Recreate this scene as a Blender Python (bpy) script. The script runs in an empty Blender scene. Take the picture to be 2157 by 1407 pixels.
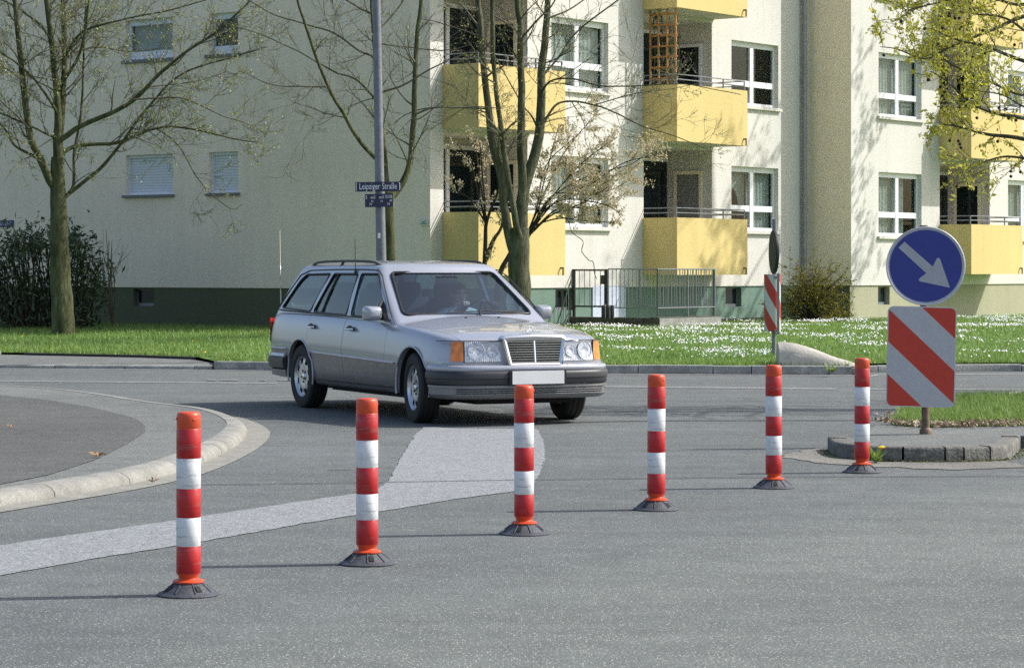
import bpy, bmesh, math, random
import numpy as np
from mathutils import Vector, Matrix, Quaternion, noise
from mathutils.geometry import tessellate_polygon
R = math.radians
random.seed(7); rng = np.random.default_rng(7)
sc = bpy.context.scene; col = sc.collection
F, CX, HY, HC = 5450.0, 1078.5, 567.0, 1.37      # focal length, principal point, horizon (photo pixels), eye height (m)
def G(u, v, z=0.0):
    Y = F*(HC-z)/(v-HY); return Vector(((u-CX)*Y/F, Y, z))
def P(u, v, Y): return Vector(((u-CX)*Y/F, Y, HC-(v-HY)*Y/F))
def lerp(a, b, t): return a+(b-a)*t

# ---------------------------------------------------------------- mesh builder
class MB:
    def __init__(s): s.v=[]; s.f=[]; s.m=[]; s.mi=0
    def add(s, vs, fs):
        b=len(s.v); s.v.extend([tuple(p) for p in vs]); s.f.extend([tuple(i+b for i in f) for f in fs]); s.m.extend([s.mi]*len(fs)); return s
    def quad(s, a, b, c, d): return s.add([a,b,c,d], [(0,1,2,3)])
    def box(s, c, d, M=None):
        c=Vector(c); h=Vector(d)/2; M=M or Matrix.Identity(3); M=M.to_3x3()
        vs=[c+M@Vector((x*h.x,y*h.y,z*h.z)) for z in(-1,1) for y in(-1,1) for x in(-1,1)]
        return s.add(vs,[(0,2,3,1),(4,5,7,6),(0,1,5,4),(2,6,7,3),(0,4,6,2),(1,3,7,5)])
    def bbox(s, x0,x1,y0,y1,z0,z1): return s.box(((x0+x1)/2,(y0+y1)/2,(z0+z1)/2),(x1-x0,y1-y0,z1-z0))
    def fbox(s, fr, t0,t1,d0,d1,z0,z1):
        vs=[fr(t,d,z) for z in(z0,z1) for d in(d0,d1) for t in(t0,t1)]
        return s.add(vs,[(0,2,3,1),(4,5,7,6),(0,1,5,4),(2,6,7,3),(0,4,6,2),(1,3,7,5)])
    def tube(s, pts, rad, n=6, cap=True, closed=False):
        pts=[Vector(p) for p in pts]; m=len(pts)
        if not hasattr(rad,'__len__'): rad=[rad]*m
        vs=[]; up=None
        for i,p in enumerate(pts):
            if closed: d=pts[(i+1)%m]-pts[i-1]
            else: d=pts[min(i+1,m-1)]-pts[max(i-1,0)]
            if d.length<1e-9: d=Vector((0,0,1))
            d.normalize()
            if up is None: up=d.orthogonal().normalized()
            up=(up-d*up.dot(d))
            if up.length<1e-6: up=d.orthogonal()
            up.normalize(); w=d.cross(up)
            for k in range(n):
                a=2*math.pi*k/n; vs.append(p+(up*math.cos(a)+w*math.sin(a))*rad[i])
        fs=[]
        for i in range(m if closed else m-1):
            j=(i+1)%m
            for k in range(n):
                fs.append((i*n+k,i*n+(k+1)%n,j*n+(k+1)%n,j*n+k))
        if cap and not closed:
            fs.append(tuple(reversed(range(n)))); fs.append(tuple((m-1)*n+k for k in range(n)))
        return s.add(vs,fs)
    def lathe(s, prof, n=24, M=None, cap=True):
        M=M or Matrix.Identity(4); vs=[]
        for r,z in prof:
            for k in range(n):
                a=2*math.pi*k/n; vs.append(M@Vector((r*math.cos(a),r*math.sin(a),z)))
        fs=[]
        for i in range(len(prof)-1):
            for k in range(n): fs.append((i*n+k,i*n+(k+1)%n,(i+1)*n+(k+1)%n,(i+1)*n+k))
        if cap:
            fs.append(tuple(reversed(range(n)))); fs.append(tuple((len(prof)-1)*n+k for k in range(n)))
        return s.add(vs,fs)
    def prism(s, poly, h0, h1, fn):
        """poly 2D list, fn(a,b,h)->point"""
        n=len(poly); vs=[fn(a,b,h0) for a,b in poly]+[fn(a,b,h1) for a,b in poly]
        tri=tessellate_polygon([[Vector((a,b,0)) for a,b in poly]])
        fs=[(t[0],t[1],t[2]) for t in tri]+[(t[2]+n,t[1]+n,t[0]+n) for t in tri]
        fs+=[(i,(i+1)%n,(i+1)%n+n,i+n) for i in range(n)]
        return s.add(vs,fs)
    def sheet(s, pts):
        tri=tessellate_polygon([[Vector((p[0],p[1],0)) for p in pts]])
        fs=[]
        for t in tri:
            a,b,c=[Vector(pts[i]) for i in t]
            fs.append(tuple(t) if (b-a).cross(c-a).z>0 else (t[2],t[1],t[0]))
        return s.add(pts,fs)
    def grid(s, rows, close=False):
        n=len(rows[0]); vs=[p for r in rows for p in r]; fs=[]
        for i in range(len(rows)-1):
            for k in range(n if close else n-1): fs.append((i*n+k,i*n+(k+1)%n,(i+1)*n+(k+1)%n,(i+1)*n+k))
        return s.add(vs,fs)
    def build(s, name, mats, parent=None, world=True, smooth=None, fixn=False):
        me=bpy.data.meshes.new(name); me.from_pydata(s.v,[],s.f)
        if not isinstance(mats,(list,tuple)): mats=[mats]
        for m in mats: me.materials.append(m)
        if len(mats)>1: me.polygons.foreach_set('material_index', s.m)
        if fixn:
            bm=bmesh.new(); bm.from_mesh(me); bmesh.ops.recalc_face_normals(bm,faces=bm.faces); bm.to_mesh(me); bm.free()
        if smooth is not None:
            me.shade_smooth(); me.set_sharp_from_angle(angle=R(smooth))
        me.update()
        return link(name, me, parent, world)
def link(name, me, parent=None, world=True):
    o=bpy.data.objects.new(name, me); col.objects.link(o)
    if parent is not None:
        o.parent=parent
        if world and parent.type=='EMPTY': o.matrix_parent_inverse=parent.matrix_basis.inverted()
    return o
def tag(o, label=None, cat=None, group=None, kind=None):
    if label: o['label']=label
    if cat: o['category']=cat
    if group: o['group']=group
    if kind: o['kind']=kind
    return o
def thing(name, label, cat, loc=(0,0,0), rz=0, group=None):
    o=bpy.data.objects.new(name,None); col.objects.link(o); o.empty_display_size=.2
    o.location=loc; o.rotation_euler=(0,0,rz); o.matrix_basis=Matrix.LocRotScale(Vector(loc),Matrix.Rotation(rz,3,'Z').to_euler(),None)
    return tag(o,label,cat,group)
def struct(mb,name,mats,smooth=None,kind='structure'): return tag(mb.build(name,mats,smooth=smooth),kind=kind)
def copy_tree(o, parent=None):
    c=o.copy(); col.objects.link(c)
    if parent: c.parent=parent
    for ch in list(o.children): copy_tree(ch,c)
    return c
def crom(pts, sub=6, closed=False):
    """Catmull-Rom through points (Vectors)"""
    pts=[Vector(p) for p in pts]; out=[]; n=len(pts)
    for i in range(n if closed else n-1):
        p1,p2=pts[i],pts[(i+1)%n]
        p0=pts[i-1] if (i>0 or closed) else p1*2-p2
        p3=pts[(i+2)%n] if (i+2<n or closed) else p2*2-p1
        for k in range(sub):
            t=k/sub; out.append(.5*((2*p1)+(p2-p0)*t+(2*p0-5*p1+4*p2-p3)*t*t+(3*p1-p0-3*p2+p3)*t**3))
    if not closed: out.append(pts[-1])
    return out

# ---------------------------------------------------------------- materials
def lin(r,g,b):
    f=lambda c:(c/255/12.92) if c/255<=.04045 else ((c/255+.055)/1.055)**2.4
    return (f(r),f(g),f(b))
class N:
    def __init__(s,name):
        s.m=bpy.data.materials.new(name); s.m.use_nodes=True; s.t=s.m.node_tree; s.b=s.t.nodes['Principled BSDF']; s.out=s.t.nodes['Material Output']
    def n(s,typ,**kw):
        nd=s.t.nodes.new(typ)
        for k,v in kw.items():
            if k.startswith('i_'): nd.inputs[k[2:]].default_value=v
            else: setattr(nd,k,v)
        return nd
    def l(s,a,b): s.t.links.new(a,b)
    def coords(s,kind='Object'):
        if not hasattr(s,'_tc'): s._tc=s.n('ShaderNodeTexCoord')
        return s._tc.outputs[kind]
    def noise(s,scale,detail=3,rough=.55,vec=None,dim='3D'):
        nd=s.n('ShaderNodeTexNoise'); nd.inputs['Scale'].default_value=scale; nd.inputs['Detail'].default_value=detail; nd.inputs['Roughness'].default_value=rough
        s.l(vec if vec is not None else s.coords(),nd.inputs['Vector']); return nd.outputs['Fac']
    def ramp(s,fac,stops,interp='LINEAR'):
        nd=s.n('ShaderNodeValToRGB'); cr=nd.color_ramp; cr.interpolation=interp
        while len(cr.elements)<len(stops): cr.elements.new(.5)
        for e,(p,c) in zip(cr.elements,stops):
            e.position=p; e.color=(*c,1) if hasattr(c,'__len__') else (c,c,c,1)
        s.l(fac,nd.inputs['Fac']); return nd.outputs['Color']
    def mix(s,fac,a,b,mode='MIX'):
        nd=s.n('ShaderNodeMix',data_type='RGBA',blend_type=mode)
        for sock,val in ((nd.inputs[0],fac),(nd.inputs[6],a),(nd.inputs[7],b)):
            if hasattr(val,'is_linked'): s.l(val,sock)
            elif sock==nd.inputs[0]: sock.default_value=val
            else: sock.default_value=(*val,1)
        return nd.outputs[2]
    def math(s,op,a,b=None,c=None):
        nd=s.n('ShaderNodeMath',operation=op)
        for i,v in enumerate((a,b,c)):
            if v is None: continue
            if hasattr(v,'is_linked'): s.l(v,nd.inputs[i])
            else: nd.inputs[i].default_value=v
        return nd.outputs[0]
    def bump(s,h,strength=.3,dist=.01):
        nd=s.n('ShaderNodeBump'); nd.inputs['Strength'].default_value=strength; nd.inputs['Distance'].default_value=dist
        s.l(h,nd.inputs['Height']); s.l(nd.outputs[0],s.b.inputs['Normal'])
    def setc(s,c):
        if hasattr(c,'is_linked'): s.l(c,s.b.inputs['Base Color'])
        else: s.b.inputs['Base Color'].default_value=(*c,1)
    def set(s,**kw):
        for k,v in kw.items(): s.b.inputs[k.replace('_',' ')].default_value=v
        return s
def mat(name, c, rough=.6, metal=0, spec=.5, var=.12, scale=6, bump=0, bscale=80, coat=0, fine=0, fscale=60):
    n=N(name); n.set(Roughness=rough,Metallic=metal); n.b.inputs['Specular IOR Level'].default_value=spec
    if coat: n.set(Coat_Weight=coat,Coat_Roughness=.04)
    a=tuple(x*(1-var) for x in c); b=tuple(min(1,x*(1+var)) for x in c)
    cc=n.ramp(n.noise(scale,4),[(.3,a),(.7,b)])
    if fine:
        g=n.ramp(n.noise(fscale,2),[(.3,1-fine),(.7,1+fine*.3)])
        cc=n.mix(1.0,cc,g,'MULTIPLY')
    n.setc(cc)
    if bump: n.bump(n.noise(bscale,3),bump,.01)
    return n.m
def glass(name, tint=(.75,.8,.8), ior=1.5, rough=.0, body=0.0, bodyc=(.1,.12,.14)):
    n=N(name); n.t.nodes.remove(n.b)
    tr=n.n('ShaderNodeBsdfTransparent'); tr.inputs['Color'].default_value=(*tint,1)
    gl=n.n('ShaderNodeBsdfGlossy'); gl.inputs['Roughness'].default_value=rough; gl.inputs['Color'].default_value=(1,1,1,1)
    fr=n.n('ShaderNodeFresnel'); fr.inputs['IOR'].default_value=ior
    # both faces of the pane reflect, so the front-face Fresnel is used on back faces too
    geo=n.n('ShaderNodeNewGeometry'); vn=n.n('ShaderNodeVectorMath',operation='SCALE'); 
    sg=n.math('SUBTRACT',1.0,n.math('MULTIPLY',geo.outputs['Backfacing'],2.0))
    mx=n.n('ShaderNodeMixShader'); n.l(n.math('MULTIPLY',fr.outputs[0],n.math('SUBTRACT',1.0,geo.outputs['Backfacing'])),mx.inputs[0])
    base=tr.outputs[0]
    if body:
        df=n.n('ShaderNodeBsdfDiffuse'); df.inputs['Color'].default_value=(*bodyc,1)
        m2=n.n('ShaderNodeMixShader'); m2.inputs[0].default_value=body; n.l(base,m2.inputs[1]); n.l(df.outputs[0],m2.inputs[2]); base=m2.outputs[0]
    n.l(base,mx.inputs[1]); n.l(gl.outputs[0],mx.inputs[2]); n.l(mx.outputs[0],n.out.inputs['Surface'])
    return n.m

def asphalt(name, base, spk=.06, patch=.25, warm=(1,1,1), dens=.62, paint=None, lane=False):
    n=N(name); n.set(Roughness=.85); n.b.inputs['Specular IOR Level'].default_value=.3
    big=n.ramp(n.noise(.35,5,.6),[(.3,1-patch),(.72,1+patch)])
    mid=n.ramp(n.noise(3.5,4,.6),[(.3,.88),(.7,1.12)])
    c=n.mix(1.0,tuple(base[i]*warm[i] for i in range(3)),big,'MULTIPLY'); c=n.mix(1.0,c,mid,'MULTIPLY')
    fine=n.noise(95,3,.8); c=n.mix(1.0,c,n.ramp(fine,[(.30,.32),(.5,.97),(.68,1.7)]),'MULTIPLY')
    vo=n.n('ShaderNodeTexVoronoi'); vo.inputs['Scale'].default_value=105; n.l(n.coords(),vo.inputs['Vector'])
    sep=n.n('ShaderNodeSeparateColor'); n.l(vo.outputs['Color'],sep.inputs[0])
    st=n.math('MULTIPLY',n.math('GREATER_THAN',sep.outputs[0],.76),n.math('LESS_THAN',vo.outputs['Distance'],.38))
    stc=n.ramp(sep.outputs[1],[(0,(spk*2.0,spk*2.05,spk*1.9)),(1,(spk*6.5,spk*6.6,spk*6.1))])
    c=n.mix(st,c,stc)
    if paint:
        pc,lo,hi,sc_=paint
        w=n.ramp(n.noise(sc_,7,.8),[(lo,.25),(hi,1.0)]); w2=n.ramp(n.noise(75,3,.8),[(.40,.12),(.60,1.0)])
        c=n.mix(n.math('MULTIPLY',w,w2),c,pc)
    if lane:
        # wheel-polished lane nearest the camera: a paler, browner course of the same asphalt; long faint wheel tracks beyond
        sx=n.n('ShaderNodeSeparateXYZ'); n.l(n.coords(),sx.inputs[0])
        s_=n.math('ADD',n.math('ADD',n.math('MULTIPLY',sx.outputs[0],.853),n.math('MULTIPLY',sx.outputs[1],-.521)),6.55)
        s_=n.math('ADD',s_,n.math('MULTIPLY',n.math('SUBTRACT',n.noise(1.5,4,.6),.5),1.1))
        k=n.ramp(n.math('MULTIPLY',s_,.55),[(.05,0.0),(.75,1.0)]); c=n.mix(n.math('MULTIPLY',k,.5),c,n.mix(1.0,c,(1.42,1.38,1.26),'MULTIPLY'))
        mp=n.n('ShaderNodeMapping'); mp.inputs['Rotation'].default_value=(0,0,R(-20)); mp.inputs['Scale'].default_value=(.12,1.6,1); n.l(n.coords(),mp.inputs['Vector'])
        c=n.mix(1.0,c,n.ramp(n.noise(1.1,4,.6,mp.outputs[0]),[(.32,.88),(.6,1.04)]),'MULTIPLY')
        st_=n.ramp(n.noise(.9,5,.7,mp.outputs[0]),[(.66,1.0),(.78,.72)]); c=n.mix(1.0,c,st_,'MULTIPLY')
    n.setc(c); n.bump(n.noise(120,3,.7),.5,.006)
    return n.m
def stripes(name, a, b, fn):
    """two-colour retroreflective film, fn(n)->0..1 factor"""
    n=N(name); n.set(Roughness=.42); n.b.inputs['Specular IOR Level'].default_value=.4
    k=fn(n); c=n.mix(k,a,b); c=n.mix(1.0,c,n.ramp(n.noise(35,3),[(.3,.93),(.7,1.05)]),'MULTIPLY'); n.setc(c); return n.m
M={}
M['road']=asphalt('road_asphalt',(.115,.125,.122),.075,.14,lane=True)
M['pave']=asphalt('pavement_asphalt',(.15,.157,.147),.07,.12)
M['patch']=asphalt('brown_asphalt_patch',(.094,.095,.088),.06,.15)
M['paint']=asphalt('worn_road_paint',(.12,.125,.127),.075,.12,paint=((.42,.435,.44),.28,.66,14.0))
M['oldpaint']=asphalt('faded_road_paint',(.13,.135,.137),.075,.12,paint=((.42,.42,.41),.45,.68,9.0))
M['concrete']=mat('kerb_concrete',(.27,.265,.235),.9,var=.22,scale=5,bump=.4,bscale=60,fine=.3,fscale=70)
M['gutter']=mat('gutter_concrete',(.33,.325,.30),.9,var=.22,scale=8,bump=.3,fine=.35,fscale=60)
M['greykerb']=mat('grey_kerb_stone',(.31,.31,.285),.9,var=.3,scale=6,bump=.5,bscale=40,fine=.4,fscale=50)
M['shady']=mat('shaded_wall_stone',(.10,.10,.085),.95,var=.4,scale=9,bump=.6,bscale=40,fine=.45,fscale=45)  # darker stone tone carries the shade on the stair wall's left side
M['dirt']=asphalt('gritty_dirt',(.20,.19,.165),.08,.25)
M['dark_line']=mat('dark_line_tone',(.030,.030,.032),.8)
# ---------------------------------------------------------------- ground
mb=MB(); mb.add([(-300,-60,0),(300,-60,0),(300,500,0),(-300,500,0)],[(0,1,2,3)]); struct(mb,'road',M['road'])
# far kerb line and lawn
kb_px=[(-700,772),(0,776),(450,779),(600,781),(1250,787),(1650,789.5),(1795,790)]
kb=[G(u,v) for u,v in kb_px]
KX=np.array([p.x for p in kb]); KY=np.array([p.y for p in kb])
def kerb_y(x): return float(np.interp(x,KX,KY))
le_px=[(-900,736),(0,741),(50,742),(300,747),(452,752.5)]
le=[G(u,v,.115) for u,v in le_px]
XK0=G(450,778).x; XK1=G(1800,790).x
LX=[-60]+[p.x for p in le]+[XK0+.02]; LY=[le[0].y]+[p.y for p in le]+[kerb_y(XK0)+.14]
def lawn_edge(x):
    if x<=XK0: return float(np.interp(x,LX,LY))
    if x<=XK1: return kerb_y(x)+.13
    return float(np.interp(x,[XK1,XK1+.25,6.5,60],[kerb_y(XK1)+.13,34.6,34.9,34.0]))
def smooth01(t): t=max(0,min(1,t)); return t*t*(3-2*t)
def lawn_z(x,y):
    e=lawn_edge(x); return .108+.135*smooth01((y-e)/11)+.012*noise.noise(Vector((x*.6,y*.6,0)))*smooth01((y-e)/2)
rows=[]
xs=sorted(list(np.arange(-40,40.1,.5))+[XK0-.001,XK0+.021,XK1,XK1+.25])
ts=[0,.02,.05,.1,.18,.28,.4,.55,.75,1]
for t in ts:
    rows.append([(x,lerp(lawn_edge(x),78,t),lawn_z(x,lerp(lawn_edge(x),78,t))) for x in xs])
mb=MB(); mb.grid(rows)
g=N('lawn_ground'); g.set(Roughness=.9); g.b.inputs['Specular IOR Level'].default_value=.2
g.setc(g.mix(1.0,g.ramp(g.noise(1.2,5,.65),[(.3,(.075,.145,.03)),(.55,(.12,.22,.05)),(.75,(.17,.255,.07))]),g.ramp(g.noise(28,3,.7),[(.3,.6),(.7,1.3)]),'MULTIPLY')); g.bump(g.noise(40,3),.6,.03)
M['lawn']=g.m
struct(mb,'lawn',M['lawn'],smooth=60)
# kerb of the far side: separate stones with open joints, one structure
def kerb_run(mb,pts,h,w,stone,gap=.010,back=1,bev=.015,jit=.006,bot=-.03):
    """pts ground polyline of the road-side foot; stones go back*(left normal) of it"""
    L=[0]
    for a,b in zip(pts,pts[1:]): L.append(L[-1]+(b-a).length)
    def at(s):
        s=max(0,min(L[-1],s))
        for i in range(len(pts)-1):
            if s<=L[i+1]: 
                t=(s-L[i])/max(1e-9,L[i+1]-L[i]); return pts[i].lerp(pts[i+1],t)
        return pts[-1]
    def nrm(s):
        d=at(s+.05)-at(s-.05); d.z=0; d.normalize(); return Vector((-d.y,d.x,0))*back
    s=0; i=0
    while s<L[-1]-.08:
        e=min(L[-1],s+stone[i%len(stone)]); i+=1
        dz=random.uniform(-jit,jit); prof=[(0,bot),(0,h-bev),(bev*.35,h-bev*.3),(bev,h),(w,h),(w,bot)]
        k=max(2,int((e-s)/.12)+1); rows=[]
        for j in range(k):
            q=lerp(s+gap/2,e-gap/2,j/(k-1)); p=at(q); n=nrm(q)
            rows.append([p+n*a+Vector((0,0,z+(dz if z>0 else 0))) for a,z in prof])
        mb.grid(rows,close=True)
        m=len(prof); b=len(mb.v)-k*m
        mb.f.append(tuple(b+i2 for i2 in range(m))); mb.m.append(mb.mi); mb.f.append(tuple(b+(k-1)*m+i2 for i2 in reversed(range(m)))); mb.m.append(mb.mi)
        s=e
mb=MB()
kerb_run(mb,[G(u,v) for u,v in [(450,779),(600,781),(900,784),(1250,787),(1650,789.5),(1795,790)]],.118,.14,[1.0,.98,.5,1.0,.6,.8],.012)
struct(mb,'far_kerb',M['greykerb'],smooth=40)
mb=MB(); a=G(1800,790); kerb_run(mb,[Vector((a.x+.02,a.y+.05,0)),Vector((a.x+.3,34.35,0)),Vector((6.5,34.7,0)),Vector((30,34.2,0))],.092,.13,[1.0],.012)
struct(mb,'flush_kerb',M['greykerb'],smooth=40)
# light gutter line at the kerb foot
mb=MB(); pts=[G(u,v) for u,v in kb_px]
mb.grid([[p+Vector((0,-.16,.004)) for p in pts],[p+Vector((0,-.005,.004)) for p in pts]])
q=[Vector((a.x+.0,a.y+.04,0)),Vector((a.x+.3,34.3,0)),Vector((6.5,34.6,0)),Vector((30,34.1,0))]
mb.grid([[p+Vector((0,-.9,.004)) for p in q],[p+Vector((0,-.72,.004)) for p in q]])
struct(mb,'gutter_strip',M['gutter'])
# left entry pavement with low stone edge
front=[G(u,v) for u,v in [(-900,771.5),(-300,774.5),(0,775.5),(200,776.8),(447,778.5)]]
mb=MB(); kerb_run(mb,front,.055,.13,[1.0],.012,bev=.03); struct(mb,'low_kerb',M['greykerb'],smooth=40)
mb=MB(); rows=[]
nx=14
for t in (0,.5,1):
    row=[]
    for i in range(nx):
        x=lerp(-12,XK0-.01,i/(nx-1)); y0=float(np.interp(x,[p.x for p in front],[p.y for p in front]))+.135; y1=lawn_edge(x)+.06
        row.append((x,lerp(y0,y1,t),lerp(.048,.075,t)))
    rows.append(row)
mb.grid(rows); struct(mb,'entry_pavement',M['pave'])
mb=MB(); xs2=[lerp(G(52,742,.115).x,XK0-.45,i/12) for i in range(13)]
mb.grid([[Vector((x,lawn_edge(x)-.07,.02)) for x in xs2],[Vector((x,lawn_edge(x)-.07,.108)) for x in xs2],[Vector((x,lawn_edge(x)-.03,.113)) for x in xs2],[Vector((x,lawn_edge(x)-.03,.02)) for x in xs2]])
struct(mb,'lawn_lip_shade',mat('lip_shade_tone',(.035,.034,.03),.9))  # dark strip puts the shade of the lawn's raised lip into colour
mb=MB()
for i in range(34):
    x=random.uniform(-8,G(45,745).x+.15); y=lawn_edge(x)-random.uniform(.05,.5)
    M4=Matrix.Translation((x,y,.09))@Matrix.Rotation(random.random()*6,4,'Z'); r=random.uniform(.06,.15)
    mb.lathe([(r*.7,-r*.4),(r,0),(r*.8,r*.4),(r*.3,r*.6)],7,M4)
tag(mb.build('rubble_edge',M['greykerb'],smooth=20),kind='stuff')
# faint centre lines of the cross street
mb=MB()
for (u0,v0),(u1,v1),w in [((-500,799.5),(585,807.5),.16),((1275,814.5),(1760,819.5),.2),((1800,819.8),(2300,822),.14)]:
    p,q=G(u0,v0),G(u1,v1); mb.quad(p+Vector((0,-w,.004)),q+Vector((0,-w,.004)),q+Vector((0,w,.004)),p+Vector((0,w,.004)))
struct(mb,'faded_centre_line',M['oldpaint'])
mb=MB()
for u0,u1 in [(437,456),(464,502),(548,560),(585,625)]:
    p,q=G(u0,801.5),G(u1,801.8); mb.quad(p+Vector((0,-.10,.009)),q+Vector((0,-.10,.009)),q+Vector((0,.12,.009)),p+Vector((0,.12,.009)))
struct(mb,'lane_dash',M['paint'])
# wide worn white stripe
pl=[(-500,1245),(-300,1203),(0,1149),(372,1096),(640,1056),(750,1040),(800,1028),(822,1008),(850,958),(875,915),(893,899),(960,903),(1132,904),(1146,930),(1148,960),(1136,1000),(1122,1022),(1080,1036),(960,1052),(800,1078),(640,1103),(425,1142),(200,1177),(0,1213),(-300,1275),(-500,1320)]
def worn(pts,amp=.009,step=.06):
    out=[]
    for i,p in enumerate(pts):
        q=pts[(i+1)%len(pts)]; L=(q-p).length; k=max(1,int(L/step))
        for j in range(k):
            r=p.lerp(q,j/k); out.append(r+Vector((noise.noise(r*7)*amp*2,noise.noise(r*7+Vector((9,3,1)))*amp*2,0)))
    return out
mb=MB(); mb.sheet(worn([G(u,v)+Vector((0,0,.004)) for u,v in pl])); struct(mb,'white_stripe',M['paint'])
# thin near-black lines drawn on the road
mb=MB()
def dark_line(px,w):
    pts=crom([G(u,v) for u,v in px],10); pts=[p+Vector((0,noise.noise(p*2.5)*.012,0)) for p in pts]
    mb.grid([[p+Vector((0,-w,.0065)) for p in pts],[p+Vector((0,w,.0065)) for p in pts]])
dark_line([(420,1022),(760,1018),(1100,1012),(1400,1008),(1800,1005),(2400,1003)],.011)
dark_line([(1140,893),(1300,888),(1500,886.5),(1800,886),(1905,885)],.03)
dark_line([(690,991),(740,990.5)],.012)
struct(mb,'dark_road_line',M['dark_line'])
# ---------------------------------------------------------------- pavement corner on the left
cp=[(-420,1160),(-200,1116),(0,1080),(150,1055),(300,1029),(420,1001),(500,969),(551,939),(569,915),(556,899),(520,884),(470,873),(370,861),(250,842),(150,831),(0,822),(-300,812),(-800,803)]
C=crom([G(u,v) for u,v in cp],10)
def offs(pts,d):
    out=[]
    for i,p in enumerate(pts):
        t=pts[min(i+1,len(pts)-1)]-pts[max(i-1,0)]; t.z=0; t.normalize(); out.append(p+Vector((-t.y,t.x,0))*d)
    return out
C1_=offs(C,.19)     # kerb foot
C2_=offs(C,.36)
Z=lambda pts,z:[Vector((p.x,p.y,z)) for p in pts]
gb=MB(); gb.grid([Z(C,.0045),Z(C1_,.006)])
gn=N('gutter_blocks'); gn.set(Roughness=.9); gn.setc(gn.mix(1.0,gn.ramp(gn.noise(6,4),[(.3,(.22,.215,.185)),(.7,(.30,.29,.25))]),gn.ramp(gn.noise(60,3,.7),[(.3,.65),(.7,1.2)]),'MULTIPLY')); gn.bump(gn.noise(50,3),.4,.01)
struct(gb,'corner_gutter',gn.m)
mb=MB()
L=0; prof=[(0,0),(.004,.035),(.03,.062),(.07,.078),(.17,.082),(.17,0)]
# rounded kerb stones with joints
acc=[0]
for a_,b_ in zip(C1_,C1_[1:]): acc.append(acc[-1]+(b_-a_).length)
def pos(s):
    i=int(np.searchsorted(acc,s)); i=max(1,min(len(acc)-1,i)); t=(s-acc[i-1])/max(1e-9,acc[i]-acc[i-1])
    a_=C1_[i-1].lerp(C1_[i],t); b_=C2_[i-1].lerp(C2_[i],t); return a_,(b_-a_).normalized()
s=0
while s<acc[-1]-.2:
    ln=1.0 if not(4.0<s<9) else .42
    e=min(s+ln,acc[-1]); k=8; rows=[]; low=0
    for j in range(k):
        q=lerp(s+.005,e-.005,j/(k-1)); a_,nn=pos(q); rows.append([a_+nn*d+Vector((0,0,z*(1-.75*low))) for d,z in prof])
    b=len(mb.v); mb.grid(rows,close=True); m=len(prof)
    mb.f.append(tuple(b+i for i in range(m))); mb.m.append(0); mb.f.append(tuple(b+(k-1)*m+i for i in reversed(range(m)))); mb.m.append(0)
    s=e
struct(mb,'corner_kerb',M['concrete'],smooth=50)
inner=offs(C,.355); poly=[]
for i,p in enumerate(inner):
    low=0; poly.append(Vector((p.x,p.y,.078*(1-.75*low))))
mb=MB(); mb.sheet(poly); struct(mb,'pavement',M['pave'])
pp=[(-420,1085),(-100,1040),(0,1019),(100,1000),(200,968),(270,933),(305,910),(306,897),(285,880),(200,859),(100,842),(0,832),(-300,822),(-420,820)]
mb=MB(); mb.sheet([G(u,v,.0825) for u,v in pp]); struct(mb,'asphalt_patch',M['patch'])
# fallen leaves on that pavement
M['dryleaf']=mat('dry_leaf',(.34,.22,.11),.8,var=.3,scale=40)
for i,(u,v,s_,lab) in enumerate([(207,963,.06,'crumpled dry leaf on the brown asphalt of the left pavement'),(22,902,.035,'small dry leaf far left on the brown pavement asphalt'),(322,1013,.035,'tiny brown leaf lying against the left kerb edge')]):
    p=G(u,v,.085) if i<2 else G(322,1017,.01)
    t=thing('fallen_leaf',lab,'leaf',p,random.random()*3); mb=MB()
    for k in range(5):
        a0=k*1.25+random.random()*.3; r=s_*random.uniform(.8,1.3)
        mb.add([(0,0,.004),(r*.6*math.cos(a0-.35),r*.6*math.sin(a0-.35),.03*random.random()+.006),(r*math.cos(a0),r*math.sin(a0),.035*random.random()+.008),(r*.6*math.cos(a0+.35),r*.6*math.sin(a0+.35),.022)],[(0,1,2,3)])
    mb.tube([(0,0,.006),(s_*.5,s_*.3,.02),(s_*.9,s_*.9,.05)],.0018,4); mb.build('leaf_blade',M['dryleaf'],t,world=False)
# ---------------------------------------------------------------- traffic island on the right
fr_px=[(1743,948),(1750,956),(1775,965),(1850,971),(1950,972.5),(2050,971.5),(2120,967),(2142,955),(2150,944)]
frp=crom([G(u,v) for u,v in fr_px],8)
mb=MB(); kerb_run(mb,frp,.105,.13,[.22,.42,.37,.37,.30,.14],.016,bev=.02,jit=.004)
struct(mb,'island_kerb',mat('rough_basalt_kerb',(.175,.17,.15),.95,var=.35,scale=14,bump=1.0,bscale=45,fine=.45,fscale=55),smooth=40)
back_px=[(2800,935),(2800,826),(2157,829),(2000,838),(1915,850),(1870,882),(1800,922)]
topi=Z(offs(frp,.125),.098)+[G(u,v,.098) for u,v in back_px[:2]]+[G(u,v,.098) for u,v in back_px[2:]]
mb=MB(); mb.sheet(topi)
b=len(mb.v); k0=len(frp)
edge=topi[k0-1:]+[topi[0]]
mb.grid([edge,[Vector((p.x,p.y,-.02)) for p in edge]]); struct(mb,'island_paving',M['pave'])
gp=[(1880,894),(1950,899),(2050,897),(2157,895),(2800,893),(2800,829),(2157,831.5),(2010,840),(1925,852),(1895,872)]
GP=[G(u,v,.104) for u,v in gp]
mb=MB(); mb.sheet(worn([Vector(p) for p in GP],.03)); struct(mb,'island_grass_ground',M['lawn'])
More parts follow.
